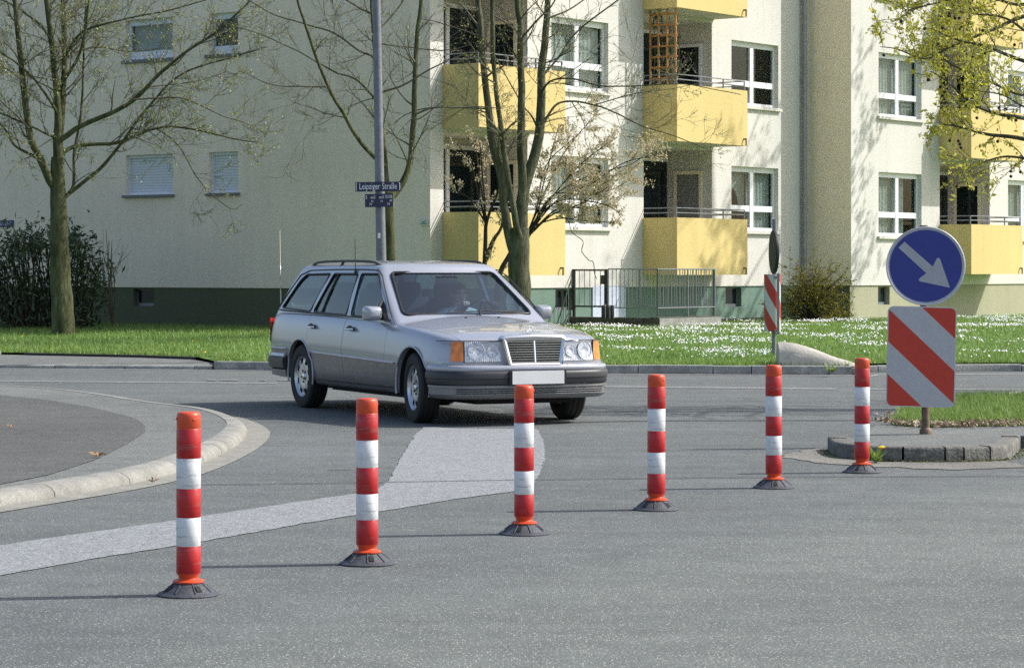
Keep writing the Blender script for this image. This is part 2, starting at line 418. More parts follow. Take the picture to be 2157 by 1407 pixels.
mb=MB(); mb.sheet(worn([G(u,v)+Vector((0,0,.0045)) for u,v in [(1640,962),(1690,950),(1743,941),(1760,962),(1850,974),(2000,976),(2130,972),(2160,985),(2000,990),(1850,984),(1720,976)]],.03))
struct(mb,'road_dirt',M['dirt'])
mb=MB(); mb.quad(*[G(u,v)+Vector((0,0,.005)) for u,v in [(2090,832),(2700,826),(2700,812),(2157,823)]]); struct(mb,'side_road_edge',M['gutter'])
# concrete hump by the far kerb
M['hump']=mat('pale_concrete',(.50,.47,.40),.9,var=.2,scale=3,bump=.5,bscale=30,fine=.25,fscale=60)
hp=G(1640,789); hx=hp.x; S=hp.y/F
rows=[]
for i in range(15):
    t=i/14; x=hx+.02+1.08*t; h=.112+.31*float(np.interp(t,[0,.05,.2,.36,.55,.78,1],[.96,1,.97,.80,.52,.22,.0]))
    row=[]
    for j in range(9):
        a=math.pi*j/8; row.append((x,kerb_y(x)+.16+.22-.22*math.cos(a)*1.0, lerp(.10,h,math.sin(a)**.6)+.03*noise.noise(Vector((x*4,j*.6,0)))))
    rows.append(row)
mb=MB(); mb.grid(rows); m=9; mb.f.append(tuple(reversed(range(m)))); mb.m.append(0)
tag(mb.build('concrete_hump',M['hump'],smooth=50),'pale concrete hump on the far kerb, sloping down beside the striped sign post','concrete block')
# ---------------------------------------------------------------- apartment building
A=Vector((.601,.799,0)).normalized(); NF=Vector((A.y,-A.x,0)); B=Vector((-A.y,A.x,0)); NL=-A
C1=Vector((-1.52,48.05,0)); C2=C1+A*13.75+NF*1.13
def frame(o,t,n): return lambda tt,d,z: o+t*tt+n*d+Vector((0,0,z))
F1=frame(C1,A,NF); FL=frame(C1,B,NL); F2=frame(C2,A,NF)
def render_mat(name,c,grain=.13,st=.8):
    n=N(name); n.set(Roughness=.92); n.b.inputs['Specular IOR Level'].default_value=.25
    mp=n.n('ShaderNodeMapping'); mp.inputs['Scale'].default_value=(1,1,2.2); n.l(n.coords(),mp.inputs['Vector'])
    g1=n.noise(14,5,.75,mp.outputs[0]); big=n.noise(.5,4,.6)
    cc=n.mix(1.0,n.ramp(big,[(.3,tuple(x*.93 for x in c)),(.7,tuple(min(1,x*1.04) for x in c))]),n.ramp(g1,[(.3,1-grain),(.7,1+grain*.5)]),'MULTIPLY')
    mp2=n.n('ShaderNodeMapping'); mp2.inputs['Scale'].default_value=(2.6,2.6,.10); n.l(n.coords(),mp2.inputs['Vector'])
    cc=n.mix(1.0,cc,n.ramp(n.noise(1.6,5,.65,mp2.outputs[0]),[(.28,.93),(.52,1.0)]),'MULTIPLY')
    n.setc(cc); n.bump(n.noise(30,4,.7,mp.outputs[0]),st,.012); return n.m
M['wall']=render_mat('cream_render',(.67,.65,.60),.08,.45)
M['wallL']=render_mat('beige_render',(.95,.815,.635),.14,.45)
M['ret']=render_mat('beige_return_render',(.95,.83,.62),.14,.45)
M['yellow']=render_mat('yellow_render',(.68,.535,.23),.07,.4)
M['green']=render_mat('green_plinth',(.17,.255,.21),.15,.5)
M['dgreen']=render_mat('dark_green_plinth',(.13,.14,.085),.22,.6)
M['olive']=render_mat('olive_plinth',(.40,.39,.27),.15,.5)
M['white']=mat('white_frame',(.78,.79,.80),.4,var=.03)
M['frameblue']=mat('blue_white_frame',(.70,.74,.82),.45,var=.04)
M['sill']=mat('stone_sill',(.62,.60,.55),.7,var=.1)
M['dsill']=mat('dark_sill',(.16,.17,.18),.6,var=.1)
M['dark']=mat('dark_room',(.018,.02,.022),.9)
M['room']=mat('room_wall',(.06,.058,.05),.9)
M['winglass']=glass('window_glass',(.80,.84,.83),1.5)
M['darkglass']=mat('dark_door_glass',(.012,.02,.022),.08,spec=.5,var=.2)
M['grey']=mat('grey_rail_paint',(.20,.215,.235),.45,metal=.3,var=.1)
M['black']=mat('black_iron',(.018,.018,.018),.5,var=.2)
M['zinc']=mat('zinc_pipe',(.30,.31,.33),.45,metal=.6,var=.12)
M['brackt']=mat('brass_spout',(.12,.09,.04),.6)
def curtain_m(name,c,sc_):
    n=N(name); n.set(Roughness=.9); n.setc(n.ramp(n.noise(sc_,2),[(.3,tuple(x*.75 for x in c)),(.7,c)])); return n.m
M['curt']=curtain_m('net_curtain',(.62,.63,.60),14); M['curtg']=curtain_m('grey_curtain',(.60,.64,.64),12)
sh=N('roller_shutter'); sh.set(Roughness=.5)
sx=sh.n('ShaderNodeSeparateXYZ'); sh.l(sh.coords(),sx.inputs[0])
wv=sh.math('FRACT',sh.math('MULTIPLY',sx.outputs[2],18.0)); cs=sh.ramp(wv,[(0,(.40,.41,.43)),(.14,(.68,.70,.73)),(.85,(.76,.78,.81)),(1,(.45,.46,.48))])
sh.setc(cs); sh.bump(wv,.6,.01); M['shutter']=sh.m
M['dshutter']=None
sh2=N('grey_shutter'); sh2.set(Roughness=.55); sx=sh2.n('ShaderNodeSeparateXYZ'); sh2.l(sh2.coords(),sx.inputs[0]); wv=sh2.math('FRACT',sh2.math('MULTIPLY',sx.outputs[2],18.0)); sh2.setc(sh2.ramp(wv,[(0,(.10,.10,.095)),(.2,(.24,.24,.225)),(1,(.27,.27,.25))])); M['dshutter']=sh2.m

def wall(mb,fr,t0,t1,z0,z1,holes,rev=.13,d=0):
    ts=sorted({t0,t1,*[h[0] for h in holes],*[h[1] for h in holes]}); zs=sorted({z0,z1,*[h[2] for h in holes],*[h[3] for h in holes]})
    ts=[t for t in ts if t0<=t<=t1]; zs=[z for z in zs if z0<=z<=z1]
    for a,b in zip(ts,ts[1:]):
        for c,e in zip(zs,zs[1:]):
            tm,zm=(a+b)/2,(c+e)/2
            if any(h[0]<tm<h[1] and h[2]<zm<h[3] for h in holes): continue
            mb.quad(fr(a,d,c),fr(b,d,c),fr(b,d,e),fr(a,d,e))
    for h in holes:
        r=h[4] if len(h)>4 else rev
        if r<=0: continue
        a,b,c,e=h[:4]
        for (x0,y0),(x1,y1) in (((a,c),(b,c)),((b,c),(b,e)),((b,e),(a,e)),((a,e),(a,c))):
            mb.quad(fr(x0,d,y0),fr(x0,d-r,y0),fr(x1,d-r,y1),fr(x1,d,y1))
def rod(mb,fr,a,b,r=.015,n=6): mb.tube([fr(*a),fr(*b)],r,n)
def window(bld,fr,t0,t1,z0,z1,style,fm='white',rev=.13):
    d=-rev; w=.065
    f=MB(); D0,D1=d-.03,d+.03
    f.fbox(fr,t0,t1,D0,D1,z1-w-.05,z1); f.fbox(fr,t0,t1,D0,D1,z0,z0+w)
    f.fbox(fr,t0,t0+w,D0,D1,z0+w,z1-w-.05); f.fbox(fr,t1-w,t1,D0,D1,z0+w,z1-w-.05)
    tm=(t0+t1)/2; zt=z0+.42; holes=[]
    if style in('double','tied','dark'):
        f.fbox(fr,tm-.07,tm+.07,D0,D1+.01,z0+w,z1-w-.05); f.fbox(fr,t0+w,tm-.07,D0,D1,zt,zt+.13); f.fbox(fr,tm+.07,t1-w,D0,D1,zt,zt+.13)
        holes=[(t0+w,tm-.07,z0+w,zt),(tm+.07,t1-w,z0+w,zt),(t0+w,tm-.07,zt+.13,z1-w-.05),(tm+.07,t1-w,zt+.13,z1-w-.05)]
    else:
        holes=[(t0+w,t1-w,z0+w,z1-w-.05)]
        if style in('low','small'): f.fbox(fr,t0+w,t1-w,D0,D1,z0+w,z0+w+.10)
    fo=f.build('window',M[fm],bld)
    pm=MB()
    for h in holes: pm.fbox(fr,h[0]-.005,h[1]+.005,d-.004,d+.004,h[2]-.005,h[3]+.005)
    pm.build('pane',M['winglass'],fo)
    s=MB(); s.fbox(fr,t0-.07,t1+.07,-rev+.03,.07,z0-.075,z0-.012); s.build('sill',M['sill' if fm=='white' else 'dsill'],fo)
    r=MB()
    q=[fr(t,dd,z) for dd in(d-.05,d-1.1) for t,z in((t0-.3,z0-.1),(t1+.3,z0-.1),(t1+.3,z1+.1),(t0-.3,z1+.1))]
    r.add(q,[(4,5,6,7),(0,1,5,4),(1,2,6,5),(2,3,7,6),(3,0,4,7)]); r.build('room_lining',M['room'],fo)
    def cur(a,b,c,e,m,tie=False,dd=d-.12):
        k=40; mbc=MB(); rows=[]
        for z in np.linspace(e,c,9):
            row=[]
            for i in range(k):
                x=i/(k-1)
                if tie:
                    u=(e-z)/(e-c); sq=1-.75*math.sin(min(1,u/.8)*math.pi/2) if tie>0 else 1
                    xx=lerp(a,b,x*sq) if tie==1 else lerp(b,a,x*sq)
                else: xx=lerp(a,b,x)
                row.append(fr(xx,dd+.022*math.sin(i*1.05+.3*math.sin(i)),z))
            rows.append(row)
        mbc.grid(rows); mbc.build('curtain',M[m],fo,smooth=60)
    if style=='double': cur(t0,tm-.02,z0,z1-.1,'curt'); cur(tm+.0,lerp(tm,t1,random.choice([1,.55])),z0,z1-.1,'curt')
    if style=='tied':
        cur(t0,tm-.05,zt,z1-.1,'curt',1); cur(t0,tm-.02,zt,z1-.1,'curt',2,d-.16); cur(tm,t1,z0,z1-.1,'curt')
    if style=='low': cur(t0,t1,z0+.1,z1,'curtg')
    return fo
def shut(bld,fr,t0,t1,z0,z1,rev=.13):
    f=MB(); d=-rev
    for a,b,c,e in((t0,t1,z1-.06,z1),(t0,t1,z0,z0+.05),(t0,t0+.05,z0+.05,z1-.06),(t1-.05,t1,z0+.05,z1-.06)): f.fbox(fr,a,b,d-.03,d+.05,c,e)
    fo=f.build('window',M['frameblue'],bld)
    s=MB(); s.fbox(fr,t0+.045,t1-.045,d-.02,d+.01,z0+.045,z1-.055); s.build('shutter',M['shutter'],fo)
    s=MB(); s.fbox(fr,t0-.05,t1+.05,-rev+.05,.07,z0-.06,z0-.008); s.build('sill',M['dsill'],fo)
bld=thing('apartment_building','long cream apartment block with yellow balconies, its left end wall in shade','apartment building',C1)
ZG,ZS,FH,TOP=.05,1.0,2.75,12.6
NFL=4
# left end wall
wins=[]
hl=[]
for k in range(NFL):
    for t0,t1 in((6.64,7.97),(4.85,5.64)): hl.append((t0,t1,2.88+FH*k,3.69+FH*k))
hl.append((7.2,7.78,.62,.97))
mb=MB(); wall(mb,FL,0,26,ZS,TOP,[h for h in hl if h[2]>1]); mb.build('end_wall',M['wallL'],bld)
mb=MB(); wall(mb,FL,0,26,ZG,ZS,[hl[-1]],d=-.03); mb.build('plinth',M['dgreen'],bld)
for i,h in enumerate(hl[:-1]):
    k=i//2
    if k==0: shut(bld,FL,*h[:4])
    elif i%2==0: window(bld,FL,*h[:4],'low','frameblue')
    else: window(bld,FL,*h[:4],'small','frameblue')
def cellar(fr,t0,t1,z0,z1,d=-.03):
    f=MB()
    for a,b,c,e in((t0,t1,z1-.03,z1),(t0,t1,z0,z0+.06),(t0,t0+.04,z0+.06,z1-.03),(t1-.04,t1,z0+.06,z1-.03)): f.fbox(fr,a,b,d-.15,d-.10,c,e)
    fo=f.build('cellar_window',M['grey'],bld2 if fr is F2 else bld); s=MB(); s.fbox(fr,t0+.03,t1-.03,d-.14,d-.12,z0+.05,z1-.02); s.build('pane',M['darkglass'],fo)
cellar(FL,*hl[-1])
# front wall 1
S1,S2=.37,7.04
h1=[]; ops=[]
for k in range(-0,NFL):
    for S in(S1,S2):
        h1.append((S+3.45,S+5.42,2.22+FH*k,3.62+FH*k)); ops.append((S+.03,S+2.66,1.40+FH*k,3.92+FH*k,0))
mb=MB(); wall(mb,F1,0,13.75,ZS,TOP,h1+ops); mb.build('front_wall',M['wall'],bld)
cw=[(4.0,4.62,.55,.97),(10.3,10.95,.55,.97)]
mb=MB(); wall(mb,F1,0,13.75,ZG,ZS,cw,d=-.03); mb.build('plinth',M['green'],bld)
for c in cw: cellar(F1,*c)
for i,h in enumerate(h1):
    k,s=i//2,i%2
    window(bld,F1,*h[:4],'tied' if (k==0 and s==1) else ('dark' if (k==1 and s==1) else 'double'))
# blue cellar door in the plinth
mb=MB(); mb.fbox(F1,5.25,6.42,-.03,.0,.12,1.03); mb.build('cellar_door',mat('pale_blue_door',(.55,.60,.74),.6,var=.05),bld)
# downpipe and corner strips
mb=MB(); 
for z0,z1 in((.25,2.95),(2.97,5.7),(5.72,8.4),(8.42,12.5)): mb.tube([F1(13.45,.10,z0),F1(13.45,.10,z1)],.055,10); mb.tube([F1(13.45,.10,z1-.08),F1(13.45,.10,z1+.01)],.065,10)
mb.build('downpipe',M['zinc'],bld,smooth=40)
# roof slab
mb=MB(); mb.fbox(F1,-.4,13.7,-11,.4,TOP,TOP+.35); mb.build('roof',M['ret'],bld)
mb=MB(); mb.fbox(FL,.02,11,-13.7,-.4,ZG,.3); mb.build('floor_slab',M['dark'],bld)
def loggia(bd,fr,S,k,var=0,wallm='wall'):
    zb=1.25+FH*k; a,b=S+.03,S+2.66; z0,z1=1.40+FH*k,3.92+FH*k; dp=-1.15
    l=MB()
    bh=(a+.75,a+1.30,z0+.0,z0+2.1)
    l.quad(fr(a,dp,z0),fr(b,dp,z0),fr(b,dp,z1),fr(a,dp,z1))            # back
    l.quad(fr(b,0,z0),fr(b,dp,z0),fr(b,dp,z1),fr(b,0,z1)); l.quad(fr(a,0,z0),fr(a,dp,z0),fr(a,dp,z1),fr(a,0,z1))
    l.quad(fr(a,0,z1),fr(b,0,z1),fr(b,dp,z1),fr(a,dp,z1)); l.quad(fr(a,0,z0),fr(b,0,z0),fr(b,dp,z0),fr(a,dp,z0))
    lo=l.build('loggia',M[wallm],bd)
    w=MB(); w.fbox(fr,b-1.75,b-.06,dp+.004,dp+.03,z0+.03,z0+2.35); w.build('dark_doorway',M['darkglass'],lo)
    f=MB()
    for x0,x1,y0,y1 in((b-1.75,b-1.67,z0+.03,z0+2.35),(b-1.18,b-1.08,z0+.03,z0+2.35),(b-1.67,b-.06,z0+2.30,z0+2.38)): f.fbox(fr,x0,x1,dp+.03,dp+.07,y0,y1)
    f.build('door_frame',M['white'],lo)
    # balcony door on the end wall (faces along the front)
    e=MB(); e.fbox(fr,b-.04,b-.004,-.88,-.30,z0+.03,z0+2.02); e.build('balcony_door',M['darkglass'] if var!=1 else M['dshutter'],lo)
    f=MB()
    for d0,d1,y0,y1 in((-.95,-.88,z0+.03,z0+2.09),(-.30,-.23,z0+.03,z0+2.09),(-.88,-.30,z0+2.02,z0+2.09)): f.fbox(fr,b-.06,b-.004,d0,d1,y0,y1)
    f.build('door_frame',M['ret'] if var!=2 else M['white'],lo)
    # parapet
    p=MB(); pr=.85; e0,e1=S,S+2.74; th=.09; top=zb+1.18
    p.fbox(fr,e0,e1,pr-th,pr,zb,top); p.fbox(fr,e0,e0+th,.003,pr-th,zb,top); p.fbox(fr,e1-th,e1,.003,pr-th,zb,top)
    po=p.build('parapet',M['yellow'],bd)
    s=MB(); s.fbox(fr,e0+th,e1-th,-.02,pr-th,zb+.004,zb+.148); s.build('balcony_slab',M[wallm],po)
    rl=MB(); 
    for zz in(top+.10,top+.20):
        rod(rl,fr,(e0+.05,pr-.05,zz),(e1-.05,pr-.05,zz),.012); rod(rl,fr,(e0+.05,.0,zz),(e0+.05,pr-.05,zz),.012); rod(rl,fr,(e1-.05,.0,zz),(e1-.05,pr-.05,zz),.012)
    for tt in(e0+.05,e0+.95,e0+1.85,e1-.05): rod(rl,fr,(tt,pr-.05,top-.02),(tt,pr-.05,top+.205),.016)
    rl.build('balcony_railing',M['grey'],po)
    sp=MB(); rod(sp,fr,(e1-.16,pr-.02,zb+.14),(e1-.16,pr+.07,zb+.14),.018); rod(sp,fr,(e1-.16,pr+.065,zb+.15),(e1-.16,pr+.065,zb+.0),.016)
    sp.build('drain_spout',M['brackt'],po)
for k in range(NFL):
    for S in(S1,S2): loggia(bld,F1,S,k,{(0,1):1,(1,1):2}.get((k,0 if S==S1 else 1),0))
# second block, standing forward
bld2=thing('apartment_building','cream apartment block standing forward behind the round blue sign, with an olive plinth','apartment building',C2)
h2=[];o2=[]
for k in range(NFL):
    h2.append((1.27,3.35,2.14+FH*k,3.60+FH*k)); o2.append((4.26,6.89,1.40+FH*k,3.92+FH*k,0)); h2.append((7.9,9.9,2.14+FH*k,3.60+FH*k))
mb=MB(); wall(mb,F2,0,22,ZS,TOP,h2+o2); mb.build('front_wall',M['wall'],bld2)
mb=MB(); wall(mb,F2,0,22,ZG,ZS,[(1.3,1.85,.55,.97)],d=-.03); mb.build('plinth',M['olive'],bld2)
cellar(F2,1.3,1.85,.55,.97)
RT=lambda t,d,z: F2(-d*1.0,-t,z)
mb=MB(); wall(mb,frame(C2,-NF,-A),0,1.6,ZS,TOP,[]); mb.build('return_wall',M['ret'],bld2)
mb=MB(); wall(mb,frame(C2,-NF,-A),0.03,1.6,ZG,ZS,[],d=-.03); mb.build('return_plinth',M['dgreen'],bld2)
for i,h in enumerate(h2): window(bld2,F2,*h[:4],'double')
for k in range(NFL): loggia(bld2,F2,4.23,k,0)
mb=MB(); mb.fbox(F2,-.02,22,-11,.4,TOP+.36,TOP+.7); mb.build('roof',M['ret'],bld2)
# ---------------------------------------------------------------- wall signs
t=thing('house_number_sign','narrow blue street number sign high on the shaded end wall, above the shrub','sign',FL(11.95,.02,1.37+95/93))
mb=MB(); mb.fbox(FL,11.31,12.7,.006,.03,2.265,2.405); so=mb.build('sign_panel',mat('navy_enamel',(.03,.045,.12),.35),t)
M['lettering']=mat('white_lettering',(.72,.75,.80),.5,var=.05)
def text(body,size,mat_,fn,parent,name='lettering',sx=1.0,th=.004,align='CENTER'):
    cu=bpy.data.curves.new(name,'FONT'); cu.body=body; cu.size=size; cu.extrude=th/2; cu.align_x=align; cu.align_y='CENTER'; cu.resolution_u=3; cu.offset=.0
    tmp=bpy.data.objects.new('tmp',cu); col.objects.link(tmp); dg=bpy.context.evaluated_depsgraph_get()
    me=bpy.data.meshes.new_from_object(tmp.evaluated_get(dg)); bpy.data.objects.remove(tmp); bpy.data.curves.remove(cu)
    for v in me.vertices: v.co=fn(v.co.x*sx,v.co.y,v.co.z)
    me.materials.clear(); me.materials.append(mat_); me.name=name
    return link(name,me,parent)
text('Leipziger Str. 21-4',.115,M['lettering'],lambda x,y,z:FL(11.36-x,.034+z,2.335+y),so,sx=.95,align='RIGHT')
t=thing('wall_plate','small white and green notice plate on the shaded end wall near the corner','sign',FL(.3,.02,2.2))
s_=lambda u:(-1.52-48.05*((u-CX)/F))/(.799+.601*((u-CX)/F))
sa,sb=s_(887),s_(903); mb=MB(); mb.fbox(FL,sb,sa,.005,.03,2.18,2.30); so=mb.build('sign_panel',mat('pale_plate',(.62,.66,.62),.5,var=.05),t)
mb=MB(); mb.fbox(FL,lerp(sb,sa,.35),lerp(sb,sa,.75),.031,.034,2.232,2.25); mb.fbox(FL,lerp(sb,sa,.06),lerp(sb,sa,.94),.0305,.032,2.205,2.215); mb.build('sign_print',mat('green_print',(.08,.16,.05),.5),so)
# ---------------------------------------------------------------- cellar stair enclosure with railings
cn=F1(4.44,2.14,0); PZ0,PZ1,RT_=.10,.43,1.37
E=lambda t,d,z: F1(4.44+t,d,z)
t=thing('stair_wall','low weathered concrete wall round the cellar stairs below the balconies','wall',cn)
mb=MB(); mb.fbox(E,0,.22,.0,1.92,PZ0,PZ1-.01); mb.fbox(E,0,2.25,1.92,2.14,PZ0,PZ1); mb.build('wall_blocks',M['shady'],t)  # shade on this side is put into the darker stone colour
mbf=MB(); mbf.fbox(E,.01,2.24,2.141,2.15,PZ0,PZ1-.02); mbf.build('lit_wall_face',M['greykerb'],t)  # paler sheet paints the sunlit front of the same wall
t=thing('stair_railing','grey steel bar railing standing on the cellar stair wall','railing',E(0,2,PZ1))
mb=MB()
def rail_run(a,b,zb,zt,nb,r=.008,rp=.018,posts=()):
    a=Vector(a); b=Vector(b)
    for zz in(zb+.18,zt): mb.tube([E(a.x,a.y,zz),E(b.x,b.y,zz)],.013,6)
    for i in range(nb+1):
        p=a.lerp(b,i/nb); 
        if i in posts: mb.tube([E(p.x,p.y,zb-.02),E(p.x,p.y,zt)],rp,6)
        else: mb.tube([E(p.x,p.y,zb+.18),E(p.x,p.y,zt)],r,5)
rail_run((.11,.86),(.11,2.03),PZ1,RT_,12,posts=(0,12)); mb.build('side_panel',M['grey'],t)
mb=MB(); rail_run((.11,2.03),(2.18,2.03),PZ1,RT_,21,posts=(0,11,21)); mb.build('front_panel',M['grey'],t)
mb=MB(); rail_run((2.18,.2),(2.18,2.0),PZ1,RT_,18,posts=(0,18)); mb.build('rear_panel',M['grey'],t)
t=thing('stair_gate','black iron gate with a lock box at the head of the cellar stairs','gate',E(.11,.05,PZ1))
mb=MB()
for dd in(.03,.80): mb.tube([E(.11,dd,PZ1-.05),E(.11,dd,RT_)],.032,8)
for zz in(PZ1+.20,RT_-.02): mb.tube([E(.11,.03,zz),E(.11,.80,zz)],.018,6)
mb.build('gate_frame',M['black'],t,smooth=40)
mb=MB()
for i in range(1,6): 
    dd=lerp(.03,.80,i/6); mb.tube([E(.11,dd,PZ1+.20),E(.11,dd,RT_-.02)],.008,5)
mb.build('gate_bars',M['grey'],t)
mb=MB(); mb.fbox(E,.07,.15,.70,.79,RT_-.30,RT_-.12); mb.build('lock_box',M['black'],t)
t=thing('handrail','sloping grey handrail with thin balusters left of the black gate','handrail',E(.1,-.1,.3))
mb=MB(); h0=P(1203,590,50.2); h1_=P(1171,690,50.4)
mb.tube([h0,h1_],.014,6)
for i in range(1,6):
    p=h0.lerp(h1_,i/6); mb.tube([p,Vector((p.x,p.y,.22))],.008,5)
mb.build('rail_bars',M['grey'],t)
t=thing('litter_bin','small black ribbed bin with pale stripes behind the black gate','bin',E(.5,1.0,.43)); mb=MB(); mb2=MB()
c0=P(1280,672,50.6); 
for i in range(3):
    x=c0.x+(i-1)*.085; mb.lathe([(.036,0),(.038,.02),(.038,.25),(.03,.265)],10,Matrix.Translation((x,c0.y,.40)))
    mb2.tube([(x+.043,c0.y-.02,.41),(x+.043,c0.y-.02,.68)],.006,5)
mb.build('bin_body',M['black'],t,smooth=40); mb2.build('pale_strips',M['white'],t)
# trellis with climber on an upper balcony
t=thing('trellis','orange wooden trellis fixed at the side of an upper yellow balcony','trellis',F1(S2+.2,.5,5.3))
mb=MB(); tw=mat('orange_wood',(.42,.20,.06),.7,var=.2)
for i in range(4): mb.fbox(F1,S2+.12,S2+.15,.08+.21*i,.115+.21*i,5.2,6.74)
for i in range(7): mb.fbox(F1,S2+.15,S2+.17,.06,.76,5.30+.22*i,5.34+.22*i)
mb.build('lattice',tw,t)
def leafcloud(mb,c,rad,n,s,flat=1.0):
    for _ in range(n):
        while True:
            d=Vector((random.uniform(-1,1),random.uniform(-1,1),random.uniform(-1,1)))
            if d.length<1: break
        p=Vector(c)+Vector((d.x*rad[0],d.y*rad[1],d.z*rad[2])); q=Quaternion((random.gauss(0,1),random.gauss(0,1),random.gauss(0,1),random.gauss(0,1))).normalized(); k=s*random.uniform(.6,1.3)
        mb.add([p+q@Vector(v)*k for v in((0,-1,0),(.55,-.1,.15),(0,1,0),(-.55,-.1,.15))],[(0,1,2,3)])
def leafmat(name,cols,rough=.6,trans=.25):
    n=N(name); n.set(Roughness=rough); geo=n.n('ShaderNodeNewGeometry'); k=len(cols)
    c=n.ramp(geo.outputs['Random Per Island'],[(i/(k-1) if k>1 else 0,cc) for i,cc in enumerate(cols)]); n.setc(c)
    tl=n.n('ShaderNodeBsdfTranslucent'); n.l(c,tl.inputs['Color']); mx=n.n('ShaderNodeMixShader'); mx.inputs[0].default_value=trans
    n.l(n.b.outputs[0],mx.inputs[1]); n.l(tl.outputs[0],mx.inputs[2]); n.l(mx.outputs[0],n.out.inputs['Surface']); return n.m
M['ivy']=leafmat('climber_leaf',[(.015,.05,.02),(.03,.085,.03),(.06,.13,.05)])
t=thing('climbing_plant','dark green climber growing through the orange trellis','climbing plant',F1(S2+.2,.4,5.2))
mb=MB()
for i in range(26): leafcloud(mb,F1(S2+.26,random.uniform(.05,.72),random.uniform(5.2,6.7)),(.10,.12,.16),22,.035)
mb.build('foliage',M['ivy'],t); mb=MB()
for i in range(4): mb.tube([F1(S2+.24,.1+.2*i,5.2),F1(S2+.24,.15+.2*i,5.9),F1(S2+.25,.1+.2*i,6.6)],.008,5)
mb.build('stems',mat('climber_stem',(.10,.07,.04),.9),t)
# ---------------------------------------------------------------- delineator posts
RED,WHT=(.42,.018,.022),(.70,.71,.72)
M['orange']=mat('orange_plastic',(.62,.075,.025),.38,var=.1,scale=9)
def film(name,c):
    n=N(name); n.set(Roughness=.35); n.b.inputs['Specular IOR Level'].default_value=.45
    vo=n.n('ShaderNodeTexVoronoi',feature='DISTANCE_TO_EDGE'); vo.inputs['Scale'].default_value=38; n.l(n.coords(),vo.inputs['Vector'])
    k=n.ramp(vo.outputs[0],[(0,.86),(.05,1.0)]); k2=n.ramp(n.noise(14,5,.7),[(.25,.84),(.55,1.03)])
    sc1=n.n('ShaderNodeMapping'); sc1.inputs['Scale'].default_value=(1,1,7); n.l(n.coords(),sc1.inputs['Vector']); scf=n.ramp(n.noise(9,5,.75,sc1.outputs[0]),[(.56,0.0),(.68,.6)]); c=n.mix(scf,c,(.20,.18,.16))
    n.setc(n.mix(1.0,n.mix(1.0,c,k,'MULTIPLY'),k2,'MULTIPLY')); return n.m
M['redfilm']=film('red_reflective_film',(.46,.018,.021)); M['whitefilm']=film('white_reflective_film',(.72,.73,.74))
M['rubber']=mat('grey_black_rubber',(.066,.070,.082),.55,var=.3,scale=25,bump=.4,bscale=120,fine=.4,fscale=160)
M['hole']=mat('rubber_recess',(.012,.012,.014),.8)
def make_post():
    t=thing('delineator_post','x','road post',(0,0,0))
    mb=MB(); mb.lathe([(.0,0),(.130,0),(.132,.006),(.124,.012),(.114,.014),(.108,.018),(.064,.052),(.056,.056),(0,.056)],40,cap=False)
    for k in range(8):
        a=2*math.pi*(k+.5)/8; ca,sa=math.cos(a),math.sin(a)
        mb.tube([(.110*ca,.110*sa,.018),(.064*ca,.064*sa,.0535)],.003,6)
    base=mb.build('rubber_base',M['rubber'],t,world=False,smooth=35)
    for k in range(4):
        mb=MB()
        for da in(-.0,):
            a=2*math.pi*(k)/4+.6; M4=Matrix.Rotation(a,4,'Z')@Matrix.Translation((.0895,0,.0345))@Matrix.Rotation(R(38),4,'Y')
            mb.prism([(-.017,-.011),(.016,-.011),(.016,.011),(-.006,.011),(-.017,.006),(-.020,0),(-.017,-.006)],-.012,.0018,lambda x,y,h:M4@Vector((x,y,h)))
        mb.build('recess_pocket',M['hole'],base)
    mb=MB(); mb.lathe([(0,.052),(.060,.052),(.066,.056),(.066,.061),(.058,.066),(.047,.068),(.0415,.074),(.0425,.080),(.049,.090),(.0505,.094),(.0505,.700),(.0495,.7015),(.0505,.703),(.0505,.752),(.048,.764),(.041,.770),(0,.772)],36,cap=False)
    tube=mb.build('post_tube',M['orange'],t,world=False,smooth=40)
    mb=MB()
    for k in range(3):
        a0=-math.pi/2+.5+k*2.09
        pts=[(.0515*math.cos(a0+q),.0515*math.sin(a0+q),.742-.004*math.sin(q*9)) for q in np.linspace(0,.55,7)]
        mb.tube(pts,.0022,5)
    mb.build('grip_ridge',M['orange'],tube,world=False)
    for nm,m,z0,z1 in(('red_band','redfilm',.577,.6985),('white_band','whitefilm',.450,.576),('red_band','redfilm',.329,.449),('white_band','whitefilm',.208,.328),('red_band','redfilm',.094,.207)):
        mb=MB(); mb.lathe([(.0507,z0),(.0514,z0+.0008),(.0514,z1-.0008),(.0507,z1)],36,cap=False); mb.build(nm,M[m],t,world=False,smooth=50)
    return t
post0=make_post()
posts=[(397,1253,'nearest red and white post, largest, in front of the worn white stripe on the left',0.0),
 (773.5,1188,'second nearest red and white post, below the rear of the silver car',1.25),
 (1104,1124.5,'red and white post standing in front of the car number plate',.7),
 (1382,1073.5,'red and white post between the car bumper and the striped sign post across the road',.25),
 (1630,1027.5,'red and white post lined up below the concrete hump and the edge-on round sign',1.0),
 (1815.5,995,'farthest red and white post, smallest, right beside the stone kerb of the island',.5)]
for i,(u,v,lab,a) in enumerate(posts):
    o=post0 if i==0 else copy_tree(post0)
    o.location=G(u,v); o.rotation_euler=(R([.3,-.2,.25,.2,0,-.5][i]),R([.1,.25,-.3,.15,-.2,.6][i]),a); o['label']=lab; o['group']='red and white posts along the lane'
